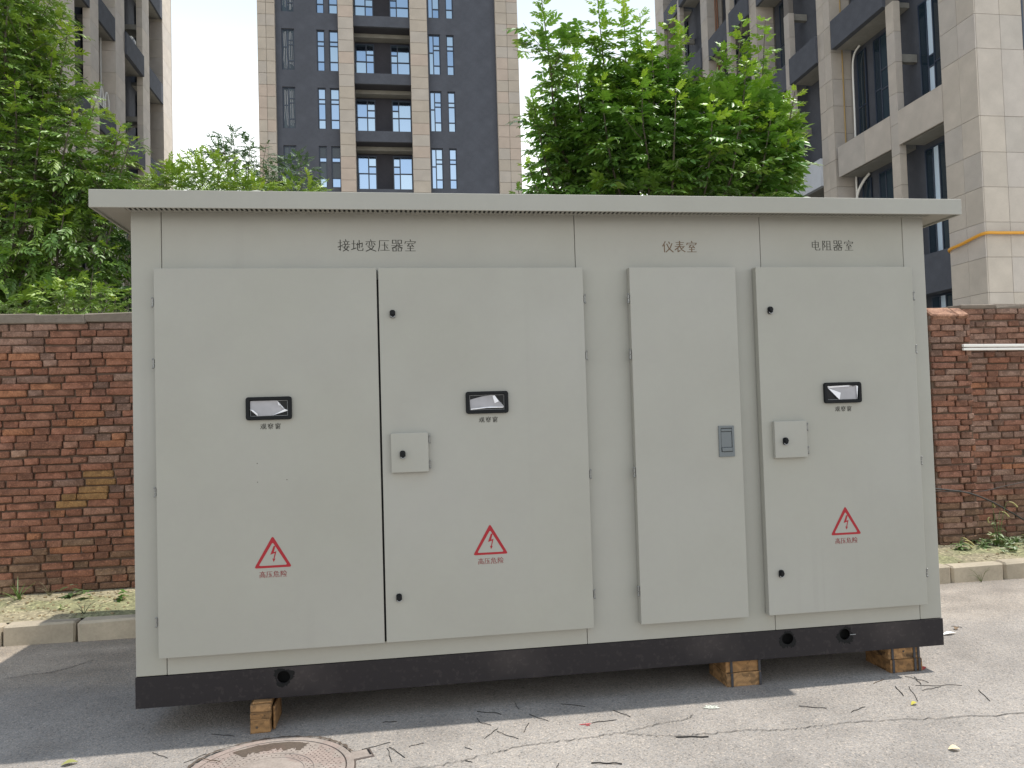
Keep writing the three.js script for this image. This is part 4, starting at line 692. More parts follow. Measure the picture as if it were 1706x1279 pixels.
{
  const t = thing('apartment_block', 'shaded beige apartment block with dark balconies behind the trees at left', 'apartment building');
  const X = -16, far = rows(12.6, 37, 1.4), w2 = [{ w: 1, h: [2.4, 3.2] }, { w: 1.2, h: [1.6, 0.9, 2.1, 1.0] }];
  loftBlock(t, X, 1, { z0: -24, z1: -59.7, top: 48, tiles: far, levels: [6.0, 12.6, 19.2, 25.8, 32.4, 39], stubs: [9.5, 16.1, 22.7, 29.3], items: [
    { t: 'pier', z0: -24, z1: -28, top: 14, side: false },
    { t: 'bay', z0: -28, z1: -31.5, win: [[-29, -30.6, w2]], vis: 22 },
    { t: 'pier', z0: -31.5, z1: -33, top: 24, side: true },
    { t: 'bay', z0: -33, z1: -37.4, win: [[-34.2, -36, w2]], vis: 26 },
    { t: 'pier', z0: -37.4, z1: -41.0, top: 27, side: true, cols: 2 },
    { t: 'bay', z0: -41.0, z1: -43.2, win: [[-41.3, -42.9, w2]], vis: 30 },
    { t: 'fin', z0: -43.2, z1: -44.5, d: 0.4, top: 28 },
    { t: 'bay', z0: -44.5, z1: -47.3, win: [[-45.2, -46.8, w2]], vis: 30 },
    { t: 'pier', z0: -47.3, z1: -49.0, top: 30, side: true },
    { t: 'bay', z0: -49.0, z1: -52.55, out: -0.12, win: [[-49.4, -51.8, w2]], vis: 34 },
    { t: 'fin', z0: -52.6, z1: -54.1, d: 0.4, top: 33 },
    { t: 'bay', z0: -54.1, z1: -57.4, win: [[-55, -56.6, w2]], vis: 34 },
    { t: 'pier', z0: -57.4, z1: -59.6, top: 36, side: true },
  ] }, M.stoneShadeLift);
  part('end_wall', [bx(-30, -16.05, 0, 48, -59.62, -60)], M.stone[1], t); part('end_wall', [bx(-30, -16.05, 0, 48, -23.95, -23.6)], M.stone[1], t);
  part('drain_pipe', tube([[-16.75, 13, -46.9], [-16.75, 38, -46.9]], 0.06, 6, 6), M.whitePipe, t);
  part('drain_pipe', tube([[-16.6, 13, -50.0], [-16.6, 38, -50.0]], 0.06, 6, 6), M.whitePipe, t);
  const ac = thing('air_conditioner', 'white air conditioner unit on the upper balcony of the shaded left block', 'air conditioner', [-16.35, 27.27, -51.4]);
  const sh = rrect(-0.42, 0, 0.42, 0.62, 0.04); part('casing', [strip(ext(sh, 0.3, 0.015).rotateY(Math.PI / 2).translate(-0.15, 0.08, 0))], M.whitePipe, ac);
  part('fan_grille', [strip(new THREE.CylinderGeometry(0.23, 0.23, 0.02, 24).rotateZ(Math.PI / 2).translate(0.175, 0.39, 0.1)), strip(new THREE.TorusGeometry(0.235, 0.015, 6, 24).rotateY(Math.PI / 2).translate(0.18, 0.39, 0.1))], M.frame, ac);
  part('foot', [bx(-0.1, 0.1, 0, 0.08, -0.35, -0.3), bx(-0.1, 0.1, 0, 0.08, 0.3, 0.35)], M.frame, ac);
  const rk = thing('drying_rack', 'white tubular rack standing on the lower balcony of the shaded left block', 'drying rack', [-16.1, 20.66, -45.8]);
  part('frame', [[0.9, 0.35], [0.1, -0.55]].map(([a, b]) => strip(tube([[0, 0, a], [0, 0.95, a - 0.06], [0, 1.3, (a + b) / 2], [0, 0.95, b + 0.06], [0, 0, b]], 0.05, 24, 6))), M.whitePipe, rk);
  part('foot', [bx(-0.12, 0.12, 0, 0.03, 0.95, -0.6)], M.whitePipe, rk);
}

// ---------------------------------------------------------------- trees, shrubs, weeds
const leafMat = (o = {}) => new THREE.MeshPhysicalMaterial({ color: lin(1, 1, 1), roughness: 0.45, transmission: 0.44, thickness: 0, side: THREE.DoubleSide, ...o });
M.leaf = leafMat(); 
// one leaflet, folded along its midrib, root at 0, pointing along +x, top side +y
function leafletGeo(L, w, droop, fold = 0.35) {
  const st = [[0, 0], [0.22, 0.8], [0.5, 1], [0.78, 0.62], [1, 0]], pos = [], idx = [];
  for (const [f, ww] of st) { const y = -droop * L * f * f, h = w * ww; pos.push(f * L, y + h * fold, -h, f * L, y, 0, f * L, y + h * fold, h); }
  for (let k = 0; k < 4; k++) { const a = 3 * k; if (k > 0) idx.push(a, a + 1, a + 3, a + 1, a + 2, a + 5); idx.push(a + 1, a + 4, a + 3); idx.push(a + 1, a + 5, a + 4); }
  const g = new THREE.BufferGeometry(); g.setAttribute('position', new THREE.Float32BufferAttribute(pos, 3)); g.setIndex(idx); g.computeVertexNormals(); return g;
}
function compoundLeaf(pairs, L, ll, lw, droop, seed) {
  const r = rngOf(seed), gs = [], m = new THREE.Matrix4(), q = new THREE.Quaternion();
  const ry = (f) => -droop * L * f * f;
  for (let i = 0; i < pairs; i++) {
    const f = 0.24 + 0.70 * i / (pairs - 0.3), k = 0.75 + 0.4 * Math.sin(Math.PI * (0.15 + 0.7 * f));
    for (const s of [-1, 1]) { const g = leafletGeo(ll * k * (0.85 + 0.3 * r()), lw * k, 0.12 + 0.25 * r()); q.setFromEuler(new THREE.Euler((r() - 0.5) * 0.9, s * (1.0 - 0.35 * f + 0.2 * (r() - 0.5)), (r() - 0.5) * 0.5 - 0.15)); m.compose(V(f * L, ry(f), 0), q, V(1, 1, 1)); gs.push(g.applyMatrix4(m)); }
  }
  const e = leafletGeo(ll * 1.05, lw * 1.05, 0.2); q.setFromEuler(new THREE.Euler((r() - 0.5) * 0.5, (r() - 0.5) * 0.3, -0.2)); m.compose(V(0.95 * L, ry(0.95), 0), q, V(1, 1, 1)); gs.push(e.applyMatrix4(m));
  const rad = 0.0022, pos = [], idx = []; for (let k = 0; k <= 4; k++) { const f = k / 4; pos.push(f * L, ry(f), -rad, f * L, ry(f) + rad, rad); } for (let k = 0; k < 4; k++) idx.push(2 * k, 2 * k + 1, 2 * k + 2, 2 * k + 1, 2 * k + 3, 2 * k + 2);
  const g = new THREE.BufferGeometry(); g.setAttribute('position', new THREE.Float32BufferAttribute(pos, 3)); g.setIndex(idx); g.computeVertexNormals(); gs.push(g);
  return mergeGeometries(gs.map((x) => { x.deleteAttribute('uv'); return x; }));
}
const LEAVES = {
  ash: [0, 1, 2, 3].map((i) => compoundLeaf(4, 0.27, 0.108, 0.026, 0.25, 30 + i)),
  lance: [0, 1, 2, 3].map((i) => compoundLeaf(5, 0.27, 0.085, 0.0155, 0.35, 50 + i)),
  fine: [0, 1, 2].map((i) => compoundLeaf(6, 0.36, 0.07, 0.016, 0.4, 70 + i)),
};
function tapered(points, r0, r1, seg = 14, rad = 7) {                               // tapering limb
  const c = new THREE.CatmullRomCurve3(points), g = new THREE.TubeGeometry(c, seg, 1, rad, false), p = g.attributes.position, n = rad + 1;
  for (let i = 0; i <= seg; i++) { const q = c.getPointAt(i / seg), k = r0 + (r1 - r0) * i / seg; for (let j = 0; j < n; j++) { const a = i * n + j; p.setXYZ(a, q.x + (p.getX(a) - q.x) * k, q.y + (p.getY(a) - q.y) * k, q.z + (p.getZ(a) - q.z) * k); } }
  const uv = g.attributes.uv; for (let i = 0; i < uv.count; i++) uv.setXY(i, uv.getY(i) * 0.3, uv.getX(i) * 2); return g.toNonIndexed();
}
const UP = V(0, 1, 0), cam = camera.position;
// leaves: list of {p, dir, s, young}; the nearest ones are parts, the rest one instanced part
function hang(tree, leaves, geos, palette, nearCount, seed) {
  const r = rngOf(seed), m = new THREE.Matrix4(), col = new THREE.Color();
  const mats = palette.near.map((c) => leafMat({ color: lin(...c) }));
  leaves.forEach((l) => {
    const x = l.dir.clone().normalize(), roll = (r() - 0.5) * 0.9, up = UP.clone().addScaledVector(V(r() - 0.5, r() - 0.5, r() - 0.5), 0.5);
    let z = x.clone().cross(up).normalize(), y = z.clone().cross(x).normalize();
    const q = new THREE.Quaternion().setFromRotationMatrix(new THREE.Matrix4().makeBasis(x, y, z)).multiply(new THREE.Quaternion().setFromAxisAngle(V(1, 0, 0), roll));
    l.q = q; l.sc = l.s * (0.8 + 0.4 * r()); l.g = Math.floor(r() * geos.length); l.d = l.p.distanceTo(cam);
    const a = palette.old[Math.floor(r() * palette.old.length)], b = palette.young[Math.floor(r() * palette.young.length)], k = Math.min(1, Math.max(0, l.young + 0.25 * (r() - 0.5)));
    l.c = a.map((v, i) => v + (b[i] - v) * k); l.k = k;
  });
  leaves.sort((a, b) => (a.d - 1.5 * a.edge) - (b.d - 1.5 * b.edge));
  leaves.slice(0, nearCount).forEach((l) => { const mm = part('leaf', geos[l.g], mats[l.k > 0.62 ? mats.length - 1 : l.k > 0.3 ? 1 : 0], tree); mm.position.copy(l.p).sub(tree.position); mm.quaternion.copy(l.q); mm.scale.setScalar(l.sc); });
  const rest = leaves.slice(nearCount);
  geos.forEach((g, gi) => {
    const L = rest.filter((l) => l.g === gi); if (!L.length) return;
    const im = new THREE.InstancedMesh(g, M.leaf, L.length); im.name = 'foliage'; im.userData.kind = 'stuff'; im.castShadow = im.receiveShadow = true;
    L.forEach((l, i) => { m.compose(l.p.clone().sub(tree.position), l.q, V(l.sc, l.sc, l.sc)); im.setMatrixAt(i, m); im.setColorAt(i, col.setRGB(...l.c)); });
    tree.add(im);
  });
}
// a tree of shoots: trunk, limbs to each shoot, leaves in opposite pairs up every shoot
function shootTree(name, label, cat, base, o) {
  const t = thing(name, label, cat, base, 0, o.group), r = rngOf(o.seed), B = V(...base), leaves = [], limbs = [];
  const trunkTop = V(...o.fork), woods = [];
  woods.push(tapered([B.clone(), B.clone().lerp(trunkTop, 0.5).add(V(0.05, 0, 0.03)), trunkTop], o.rad, o.rad * 0.62, 12, 9).translate(-B.x, -B.y, -B.z));
  part('trunk', woods, M.bark, t);
  const put = (p, dir, s, young, edge = 0) => leaves.push({ p, dir, s, young, edge });
  o.shoots.forEach((sh, si) => {
    const tip = V(sh[0], sh[1], sh[2]), len = sh[3] || 1.4, spread = sh[4] ?? 1, start = V(...(sh[5] || o.fork));
    const lean = V((tip.x - start.x) * 0.25, 0, (tip.z - start.z) * 0.25), knee = tip.clone().add(V(-lean.x * 0.6 + (r() - 0.5) * 0.1, -len, -lean.z * 0.6)); 
    const pts = [start, start.clone().lerp(knee, 0.55).add(V((r() - 0.5) * 0.15, 0.1, (r() - 0.5) * 0.15)), knee, knee.clone().lerp(tip, 0.5).add(V((r() - 0.5) * 0.06, 0, (r() - 0.5) * 0.06)), tip];
    const c = new THREE.CatmullRomCurve3(pts); limbs.push(tapered(pts, o.rad * 0.3 * (0.7 + 0.5 * r()), 0.004, 18, 6).translate(-B.x, -B.y, -B.z));
    const total = c.getLength(), n = Math.round(len * 1.25 / o.gap); let ph = r() * 6.28;
    for (let i = 0; i < n; i++) {
      const d = (i + r() * 0.4) * o.gap, f = 1 - d / total; if (f < 0.1) break;
      const p = c.getPointAt(Math.max(0, Math.min(1, f))); ph += Math.PI / 2 + (r() - 0.5) * 0.5;
      const age = d / (len * 1.1), k = Math.min(1, 0.42 + age * 1.15);
      for (const s of [0, Math.PI]) { if (r() < 0.08) continue; const a = ph + s, tilt = 0.95 - 1.05 * Math.min(1, age * 1.6) + (r() - 0.5) * 0.35; put(p, V(Math.cos(a) * spread, tilt, Math.sin(a) * spread), o.leaf * k, Math.max(0, 1.0 - age * 2.1) * (sh[6] ?? 1), i < 9 ? 1 : 0); }
      if (i > 10 && r() < (o.twig ?? 0.3)) {                                             // side twig with a tuft of leaves
        const a = r() * 6.28, L = 0.25 + 0.35 * r(), e = p.clone().add(V(Math.cos(a) * L, L * (0.25 + 0.5 * r()), Math.sin(a) * L)); limbs.push(tapered([p, p.clone().lerp(e, 0.5).add(V(0, -0.03, 0)), e], 0.006, 0.002, 4, 4).translate(-B.x, -B.y, -B.z));
        for (let q = 0; q < 7; q++) { const aa = r() * 6.28; put(p.clone().lerp(e, 0.35 + 0.65 * r()), V(Math.cos(aa), 0.5 * r(), Math.sin(aa)), o.leaf * (0.65 + 0.35 * r()), 0.45 * r(), 0.4); }
      }
    }
  });
  // inner masses: leaves scattered through ellipsoids [x, y, z, rx, ry, rz, count, young]
  for (const [x, y, z, rx, ry, rz, n, yg, droop] of o.masses) for (let i = 0; i < n; i++) {
    let d; do { d = V(r() * 2 - 1, r() * 2 - 1, r() * 2 - 1); } while (d.lengthSq() > 1);
    const clump = Math.sin(d.x * 5 + x * 3) * Math.sin(d.y * 6 + y) * Math.sin(d.z * 5 + z); if (clump < -0.25 && r() < 0.75) { continue; }
    const p = V(x + d.x * rx, y + d.y * ry, z + d.z * rz), out = V(d.x + (r() - 0.5) * 1.2, (droop ? -droop : 0.1) + (r() - 0.5) * 0.8 + d.y * 0.5, d.z + (r() - 0.5) * 1.2);
    put(p, out, o.leaf * (0.7 + 0.4 * r()), (yg || 0) * (0.4 + 0.6 * Math.max(0, d.y)) * r() * 1.6, d.length() * 0.5);
    if (i % 34 === 0) { const s = V(...o.fork), e = p; limbs.push(tapered([s, s.clone().lerp(e, 0.5).add(V((r() - 0.5) * 0.3, 0.15, (r() - 0.5) * 0.3)), e], 0.02, 0.004, 8, 5).translate(-B.x, -B.y, -B.z)); }
  }
  limbs.forEach((g) => part('limb', g, M.bark, t));
  hang(t, leaves, LEAVES[o.kind], o.palette, o.near, o.seed + 1); return t;
}
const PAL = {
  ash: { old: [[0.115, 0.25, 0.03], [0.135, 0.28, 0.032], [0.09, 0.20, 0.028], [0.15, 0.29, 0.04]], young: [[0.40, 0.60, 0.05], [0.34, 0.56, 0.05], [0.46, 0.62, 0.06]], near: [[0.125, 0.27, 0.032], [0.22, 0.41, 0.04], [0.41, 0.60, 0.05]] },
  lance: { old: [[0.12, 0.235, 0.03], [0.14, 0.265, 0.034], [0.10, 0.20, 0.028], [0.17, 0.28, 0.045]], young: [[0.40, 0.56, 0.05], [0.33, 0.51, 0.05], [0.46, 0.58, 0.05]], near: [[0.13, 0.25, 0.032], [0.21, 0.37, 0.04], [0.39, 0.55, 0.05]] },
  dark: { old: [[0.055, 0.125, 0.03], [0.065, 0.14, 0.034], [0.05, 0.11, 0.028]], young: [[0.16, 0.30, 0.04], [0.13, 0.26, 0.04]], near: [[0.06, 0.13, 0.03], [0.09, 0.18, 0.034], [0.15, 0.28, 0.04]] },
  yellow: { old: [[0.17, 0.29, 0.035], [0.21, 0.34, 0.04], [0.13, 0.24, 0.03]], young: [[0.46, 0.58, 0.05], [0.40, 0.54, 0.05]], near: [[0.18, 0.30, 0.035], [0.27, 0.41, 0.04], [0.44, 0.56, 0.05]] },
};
shootTree('ash_tree', 'bushy green tree with upright leafy shoots behind the cabinet roof, right of centre', 'tree', [4.7, 0, -5.3], {
  seed: 2001, kind: 'ash', palette: PAL.ash, near: 240, rad: 0.11, fork: [4.7, 2.4, -5.3], gap: 0.064, leaf: 0.9, twig: 0.3,
  shoots: [
    [3.16, 6.72, -5.0, 1.9, 0.8, null, 0.5], [3.62, 6.45, -5.4, 1.6, 1, null, 0.8], [3.9, 6.75, -5.1, 1.7, 0.9, null, 0.6], [4.17, 6.62, -4.9, 1.5, 0.9, null, 0.9], [4.48, 6.6, -5.2, 1.7, 0.9, null, 0.7],
    [4.7, 6.38, -4.8, 1.4, 1], [4.98, 6.42, -5.1, 1.3, 0.6], [4.75, 6.2, -5.6, 1.4, 1], [5.58, 6.2, -5.2, 1.0, 0.6, null, 0.8], [5.8, 6.5, -5.1, 1.6, 1], [6.02, 6.42, -4.9, 1.5, 1], [6.2, 6.1, -5.4, 1.3, 1],
    [6.28, 5.45, -5.0, 1.0, 1], [6.22, 5.02, -4.7, 0.9, 1], [6.3, 4.62, -4.9, 0.8, 1], [3.0, 5.35, -4.9, 1.1, 0.9, null, 0.6], [3.02, 4.95, -5.2, 0.9, 0.9, null, 0.5], [2.9, 4.5, -4.8, 0.8, 1, null, 0.7], [2.84, 4.3, -5.2, 0.7, 1, null, 0.4],
    [4.15, 5.32, -4.2, 0.9, 1], [4.5, 5.15, -4.1, 0.9, 1], [4.92, 5.02, -4.05, 0.9, 1], [5.3, 5.05, -4.1, 0.9, 1], [5.55, 5.7, -4.5, 1.0, 1], [5.7, 5.0, -4.2, 0.9, 1], [6.1, 5.3, -4.4, 0.9, 1], [3.75, 5.4, -4.5, 1.0, 1, null, 0.8], [3.5, 5.8, -4.8, 1.2, 1, null, 0.9], [4.4, 5.9, -4.6, 1.1, 1], [5.95, 4.7, -4.3, 0.8, 1], [4.3, 6.0, -5.8, 1.3, 1], [4.9, 5.55, -5.9, 1.1, 1], [3.4, 6.0, -5.9, 1.3, 1, null, 0.4], [3.3, 5.9, -5.2, 1.3, 1, null, 0.8],
  ],
  masses: [[3.85, 4.6, -5.1, 0.55, 0.6, 0.6, 230, 0.1], [4.5, 4.85, -5.1, 0.85, 0.85, 0.7, 520, 0.35], [5.45, 4.7, -5.0, 0.8, 0.85, 0.7, 500, 0.55], [4.6, 3.9, -5.0, 1.6, 0.65, 0.8, 560, 0.35], [4.4, 5.5, -5.3, 0.8, 0.4, 0.5, 130, 0.35], [5.85, 4.4, -4.9, 0.45, 0.8, 0.5, 170, 0.7]],
});
shootTree('broadleaf_tree', 'large leafy green tree overhanging the brick wall at the left edge', 'tree', [-3.3, 0, -4.9], {
  seed: 3001, kind: 'lance', palette: PAL.lance, near: 220, rad: 0.14, fork: [-3.1, 2.2, -4.8], gap: 0.056, leaf: 0.84, twig: 0.5,
  shoots: [
    [-2.4, 6.3, -4.6, 1.5], [-2.2, 5.6, -4.5, 1.0, 0.8], [-2.45, 6.8, -4.8, 1.4], [-2.7, 6.9, -4.6, 1.5], [-3.1, 6.8, -5.0, 1.6], [-2.5, 6.2, -4.3, 1.2], [-2.12, 5.9, -4.7, 0.9, 0.8], [-2.3, 5.15, -4.5, 0.9],
    [-1.75, 4.95, -4.4, 0.9, 1], [-1.5, 4.7, -4.4, 0.8, 1], [-1.38, 4.5, -4.3, 0.7, 1], [-1.6, 4.3, -4.4, 0.8, 1], [-1.85, 4.75, -4.1, 0.8, 1], [-2.1, 4.6, -4.0, 0.8, 1], [-2.4, 5.0, -4.1, 0.9, 1], [-2.7, 5.5, -4.2, 1.0, 1], [-1.5, 3.75, -4.2, 0.7, 1, null, 0.9], [-1.55, 3.35, -4.1, 0.5, 1], [-1.9, 3.7, -4.0, 0.7, 1], [-2.3, 3.8, -3.9, 0.7, 1], [-2.6, 4.3, -3.9, 0.8, 1],
  ],
  masses: [[-2.75, 4.2, -4.5, 0.75, 0.9, 0.6, 420, 0.4, 0.3], [-1.95, 4.15, -4.5, 0.5, 0.45, 0.5, 250, 0.7, 0.25], [-2.8, 5.3, -4.7, 0.5, 0.75, 0.6, 260, 0.5, 0.2], [-2.6, 6.2, -4.7, 0.35, 0.6, 0.4, 120, 0.7], [-2.2, 3.35, -4.4, 0.75, 0.6, 0.5, 470, 0.35, 0.4], [-2.9, 3.0, -4.4, 0.5, 0.6, 0.5, 260, 0.2, 0.3], [-3.3, 5.6, -4.9, 0.7, 1.1, 0.7, 220, 0.4]],
});
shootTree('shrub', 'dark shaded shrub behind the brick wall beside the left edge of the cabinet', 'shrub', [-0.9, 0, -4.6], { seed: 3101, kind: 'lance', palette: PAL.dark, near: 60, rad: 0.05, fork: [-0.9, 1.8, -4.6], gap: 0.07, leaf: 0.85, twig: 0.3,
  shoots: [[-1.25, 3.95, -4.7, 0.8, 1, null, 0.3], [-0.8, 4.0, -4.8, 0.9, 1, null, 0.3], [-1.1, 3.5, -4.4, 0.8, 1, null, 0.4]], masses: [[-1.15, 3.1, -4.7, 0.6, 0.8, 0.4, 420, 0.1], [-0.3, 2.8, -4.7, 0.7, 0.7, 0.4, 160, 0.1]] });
shootTree('shrub', 'bright green bush just above the brick wall coping at left', 'shrub', [-2.0, 0, -3.7], { seed: 3201, kind: 'lance', palette: PAL.yellow, near: 80, rad: 0.04, fork: [-2.0, 1.6, -3.7], gap: 0.07, leaf: 0.62, twig: 0.3,
  shoots: [[-1.5, 3.0, -3.6, 0.5, 1], [-1.7, 2.9, -3.5, 0.5, 1], [-1.3, 2.75, -3.6, 0.5, 1]], masses: [[-1.65, 2.62, -3.7, 0.45, 0.3, 0.3, 260, 0.4], [-2.4, 2.55, -3.7, 0.5, 0.25, 0.3, 200, 0.2]] });
// farther trees that show between the left block and the tower
const far = (name, label, base, o) => shootTree(name, label, name === 'shrub' ? 'shrub' : 'tree', base, { kind: 'fine', near: 0, rad: 0.12, gap: 0.12, leaf: 0.9, twig: 0.3, ...o });
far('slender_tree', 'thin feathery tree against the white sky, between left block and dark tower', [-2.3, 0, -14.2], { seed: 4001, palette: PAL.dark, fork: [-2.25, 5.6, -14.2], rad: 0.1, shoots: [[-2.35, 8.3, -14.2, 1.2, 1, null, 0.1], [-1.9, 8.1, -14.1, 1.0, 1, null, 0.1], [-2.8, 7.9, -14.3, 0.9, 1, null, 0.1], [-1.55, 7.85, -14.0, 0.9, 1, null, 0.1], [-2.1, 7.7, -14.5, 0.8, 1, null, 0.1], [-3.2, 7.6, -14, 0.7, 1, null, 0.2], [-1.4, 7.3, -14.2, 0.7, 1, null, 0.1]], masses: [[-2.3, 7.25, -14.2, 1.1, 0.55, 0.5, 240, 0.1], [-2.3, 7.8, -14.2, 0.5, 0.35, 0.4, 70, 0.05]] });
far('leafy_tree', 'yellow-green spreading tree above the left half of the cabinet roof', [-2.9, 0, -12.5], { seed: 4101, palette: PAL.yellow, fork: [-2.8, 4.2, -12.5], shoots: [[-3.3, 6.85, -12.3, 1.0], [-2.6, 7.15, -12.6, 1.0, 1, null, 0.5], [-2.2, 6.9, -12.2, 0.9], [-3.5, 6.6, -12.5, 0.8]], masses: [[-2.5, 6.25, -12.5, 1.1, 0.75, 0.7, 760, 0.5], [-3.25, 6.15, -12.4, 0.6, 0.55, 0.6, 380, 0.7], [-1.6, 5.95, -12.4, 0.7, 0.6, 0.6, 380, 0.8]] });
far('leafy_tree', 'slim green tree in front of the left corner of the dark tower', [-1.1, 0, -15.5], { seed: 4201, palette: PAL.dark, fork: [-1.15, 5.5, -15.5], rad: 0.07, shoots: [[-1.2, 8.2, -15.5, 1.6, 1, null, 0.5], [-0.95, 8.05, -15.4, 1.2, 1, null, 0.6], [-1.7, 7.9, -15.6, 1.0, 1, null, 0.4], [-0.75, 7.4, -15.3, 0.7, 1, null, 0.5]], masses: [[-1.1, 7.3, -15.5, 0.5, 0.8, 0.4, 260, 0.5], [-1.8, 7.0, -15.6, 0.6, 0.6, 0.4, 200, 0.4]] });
far('leafy_tree', 'low bright green treetop at the roof edge before the dark tower', [-0.6, 0, -13], { seed: 4301, palette: PAL.yellow, fork: [-0.6, 4.5, -13], rad: 0.06, shoots: [[-0.55, 6.85, -13, 0.7, 1, null, 0.6], [-0.35, 6.65, -13, 0.5, 1, null, 0.6], [-1.0, 6.6, -13, 0.6]], masses: [[-0.7, 6.25, -13, 0.6, 0.4, 0.4, 220, 0.5]] });
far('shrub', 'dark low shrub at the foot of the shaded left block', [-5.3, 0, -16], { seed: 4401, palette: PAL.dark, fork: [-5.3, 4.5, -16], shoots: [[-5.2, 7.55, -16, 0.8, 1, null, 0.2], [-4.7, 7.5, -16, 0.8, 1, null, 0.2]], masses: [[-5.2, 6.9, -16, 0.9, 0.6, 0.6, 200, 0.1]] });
// weeds along the kerb
function weed(label, kind, x, z, h, seed, col) {
  const r = rngOf(seed), t = thing('weed', label, 'weed', [x, soilY(x, Math.min(-2.06, z)) - 0.005, z]), mat = leafMat({ color: lin(...col) });
  if (z > -2.0) t.position.y = 0;
  if (kind === 'grass') for (let i = 0; i < 16; i++) { const a = r() * 6.28, L = h * (0.5 + 0.6 * r()), g = leafletGeo(L, 0.0035 + 0.002 * r(), 0.45 * r() + 0.1, 0.2); g.rotateZ(0.7 + 0.7 * r()); g.rotateY(a); part('blade', g.translate((r() - 0.5) * 0.04, 0, (r() - 0.5) * 0.03), mat, t); }
  else if (kind === 'broad') for (let i = 0; i < 11; i++) { const a = r() * 6.28, y = h * r() * 0.7, g = leafletGeo(h * (0.45 + 0.4 * r()), h * 0.13, 0.3, 0.25); g.rotateZ(0.5 * r()); g.rotateY(a); part('leaf', g.translate(0, y, 0), mat, t); }
  else if (kind === 'tall') {
    for (let i = 0; i < 4; i++) { const a = -2.4 + i * 0.8 + r(), L = h * (0.5 + 0.5 * r()), e = V(Math.cos(a) * L * 0.28, L, Math.sin(a) * 0.15 * L), tipv = e.clone().add(V(Math.cos(a) * 0.09, -0.03, 0)); part('stem', tapered([V(0, 0, 0), e.clone().multiplyScalar(0.55).add(V(0, 0.04, 0)), e, tipv], 0.004, 0.0018, 10, 5), mat, t); const hd = tapered([e.clone().lerp(tipv, 0.2), e.clone().lerp(tipv, 0.7).add(V(0, 0.004, 0)), tipv.clone().add(V(0.02, -0.03, 0))], 0.005, 0.009, 5, 5); part('seed_head', hd, M.weedDry, t); }
    for (let i = 0; i < 22; i++) { const a = r() * 6.28, y = h * 0.5 * r(), g = leafletGeo(0.06 + 0.05 * r(), 0.015, 0.3, 0.25); g.rotateZ(0.5 * r() - 0.1); g.rotateY(a); part('leaf', g.translate(0, y, 0), mat, t); }
  } else { const gs = []; for (let i = 0; i < 6; i++) { const a = r() * 6.28, e = V(Math.cos(a) * h * 0.8, h * (0.3 + 0.7 * r()), Math.sin(a) * h * 0.4); part('stem', tapered([V(0, 0, 0), e.clone().multiplyScalar(0.5).add(V(0, h * 0.2, 0)), e], 0.0025, 0.001, 6, 4), mat, t); } }
  return t;
}
M.weedDry = std({ color: lin(0.34, 0.30, 0.13), roughness: 1 });
weed('tuft of grass on the soil strip at the far left', 'grass', -1.70, -2.58, 0.20, 61, [0.11, 0.20, 0.03]);
weed('small dark green weed close to the left brick wall', 'broad', -1.38, -2.72, 0.14, 62, [0.06, 0.12, 0.025]);
weed('spreading green weed on the soil left of the cabinet, second from it', 'broad', -1.22, -2.62, 0.10, 63, [0.09, 0.18, 0.03]);
weed('leafy bright weed on the soil right beside the left edge of the cabinet', 'broad', -0.93, -2.5, 0.12, 64, [0.11, 0.24, 0.03]);
weed('thin dark sprig behind the left kerb near its joint', 'sprig', -1.06, -2.16, 0.10, 65, [0.06, 0.08, 0.03]);
weed('arched dry grass stalks at the foot of the left wall', 'sprig', -1.55, -2.75, 0.13, 66, [0.20, 0.18, 0.07]);
weed('tiny green sprout on the left soil strip between the grass tuft and the kerb joint', 'broad', -1.30, -2.36, 0.05, 67, [0.12, 0.2, 0.03]);
weed('tall weed with drooping seed heads before the right brick wall', 'tall', 7.03, -2.66, 0.42, 68, [0.15, 0.24, 0.05]);
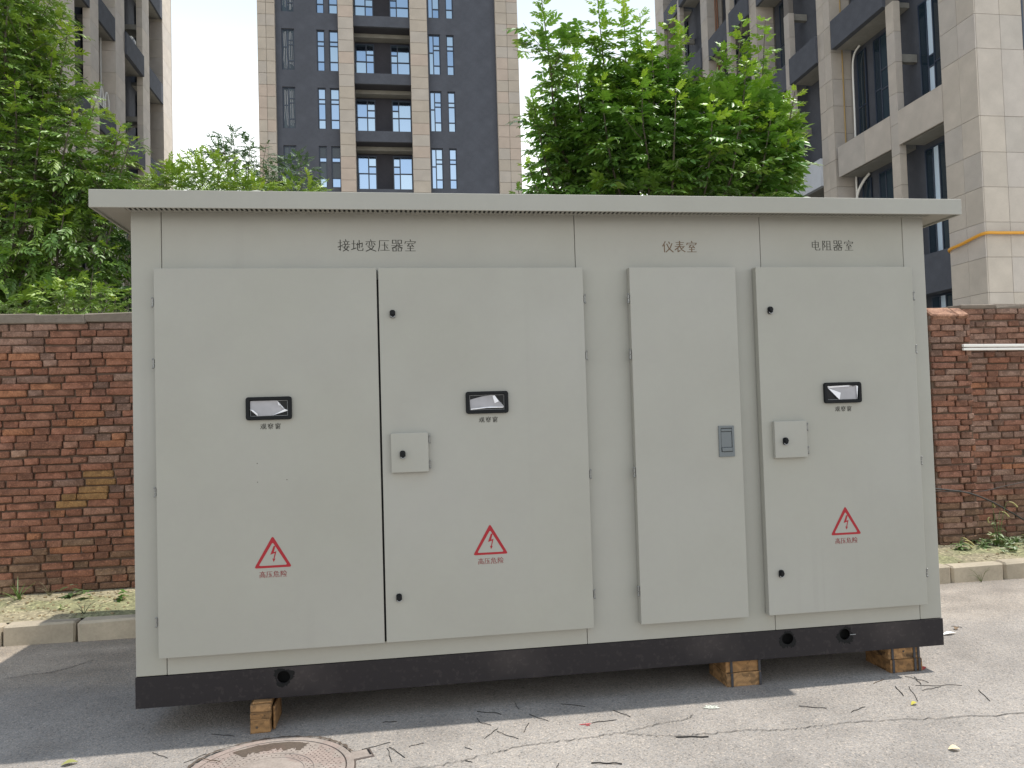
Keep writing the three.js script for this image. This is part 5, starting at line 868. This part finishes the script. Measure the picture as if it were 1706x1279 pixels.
weed('low weed by the foot of the brick pier, nearest the cabinet', 'tall', 6.55, -2.55, 0.13, 69, [0.13, 0.22, 0.04]);
weed('low leafy weed left of the tall weed at right', 'broad', 6.80, -2.58, 0.12, 70, [0.12, 0.22, 0.04]);
weed('dry grass sprig growing from the road joint under the right kerb', 'sprig', 6.22, -1.90, 0.15, 71, [0.16, 0.20, 0.05]);
{ // matted ground weeds at the right, uncountable
  const g = [0, 1].map((i) => compoundLeaf(3, 0.06, 0.04, 0.009, 0.2, 90 + i)), r = rngOf(77), n = 480, im = new THREE.InstancedMesh(g[0], M.leaf, n), m = new THREE.Matrix4(), c = new THREE.Color();
  for (let i = 0; i < n; i++) { const x = 6.75 + 2.6 * Math.pow(r(), 0.7), z = -2.28 - 0.52 * Math.sqrt(r()), q = new THREE.Quaternion().setFromEuler(new THREE.Euler((r() - 0.5) * 0.8, r() * 6.28, 0.5 * r())); const s = 0.5 + 0.8 * r(); m.compose(V(x, soilY(x, z) + 0.005 + 0.03 * r(), z), q, V(s, s, s)); im.setMatrixAt(i, m); const k = 0.6 + 0.8 * r(), d = r() < 0.3 ? 1.6 : 1; im.setColorAt(i, c.setRGB(0.11 * k * d, 0.19 * k, 0.035 * k)); }
  im.name = numbered('ground_weeds'); im.castShadow = im.receiveShadow = true; scene.add(im); tag(im, 'low matted weeds on the soil before the right brick wall', 'weeds', null, 'stuff');
  const gs = []; for (let i = 0; i < 420; i++) { const x = i < 260 ? -2.3 + 1.5 * r() : 5.6 + 2.4 * r(), z = -2.1 - 0.72 * r(), s = 0.006 + 0.016 * r() * r(), q = chamfer(s * 1.4, s * 0.8, s, s * 0.2, s * 0.2, r); q.rotateY(r() * 6); q.translate(x, soilY(x, z) + s * 0.25, z); gs.push(q); }
  const st = part(numbered('soil_clods'), gs, M.soilClod = std({ color: lin(0.9, 0.8, 0.7), map: T.soil, roughness: 1 }), scene); tag(st, 'loose clods and small stones on the soil strip', 'clods', null, 'stuff');
}
renderer.render(scene, camera);
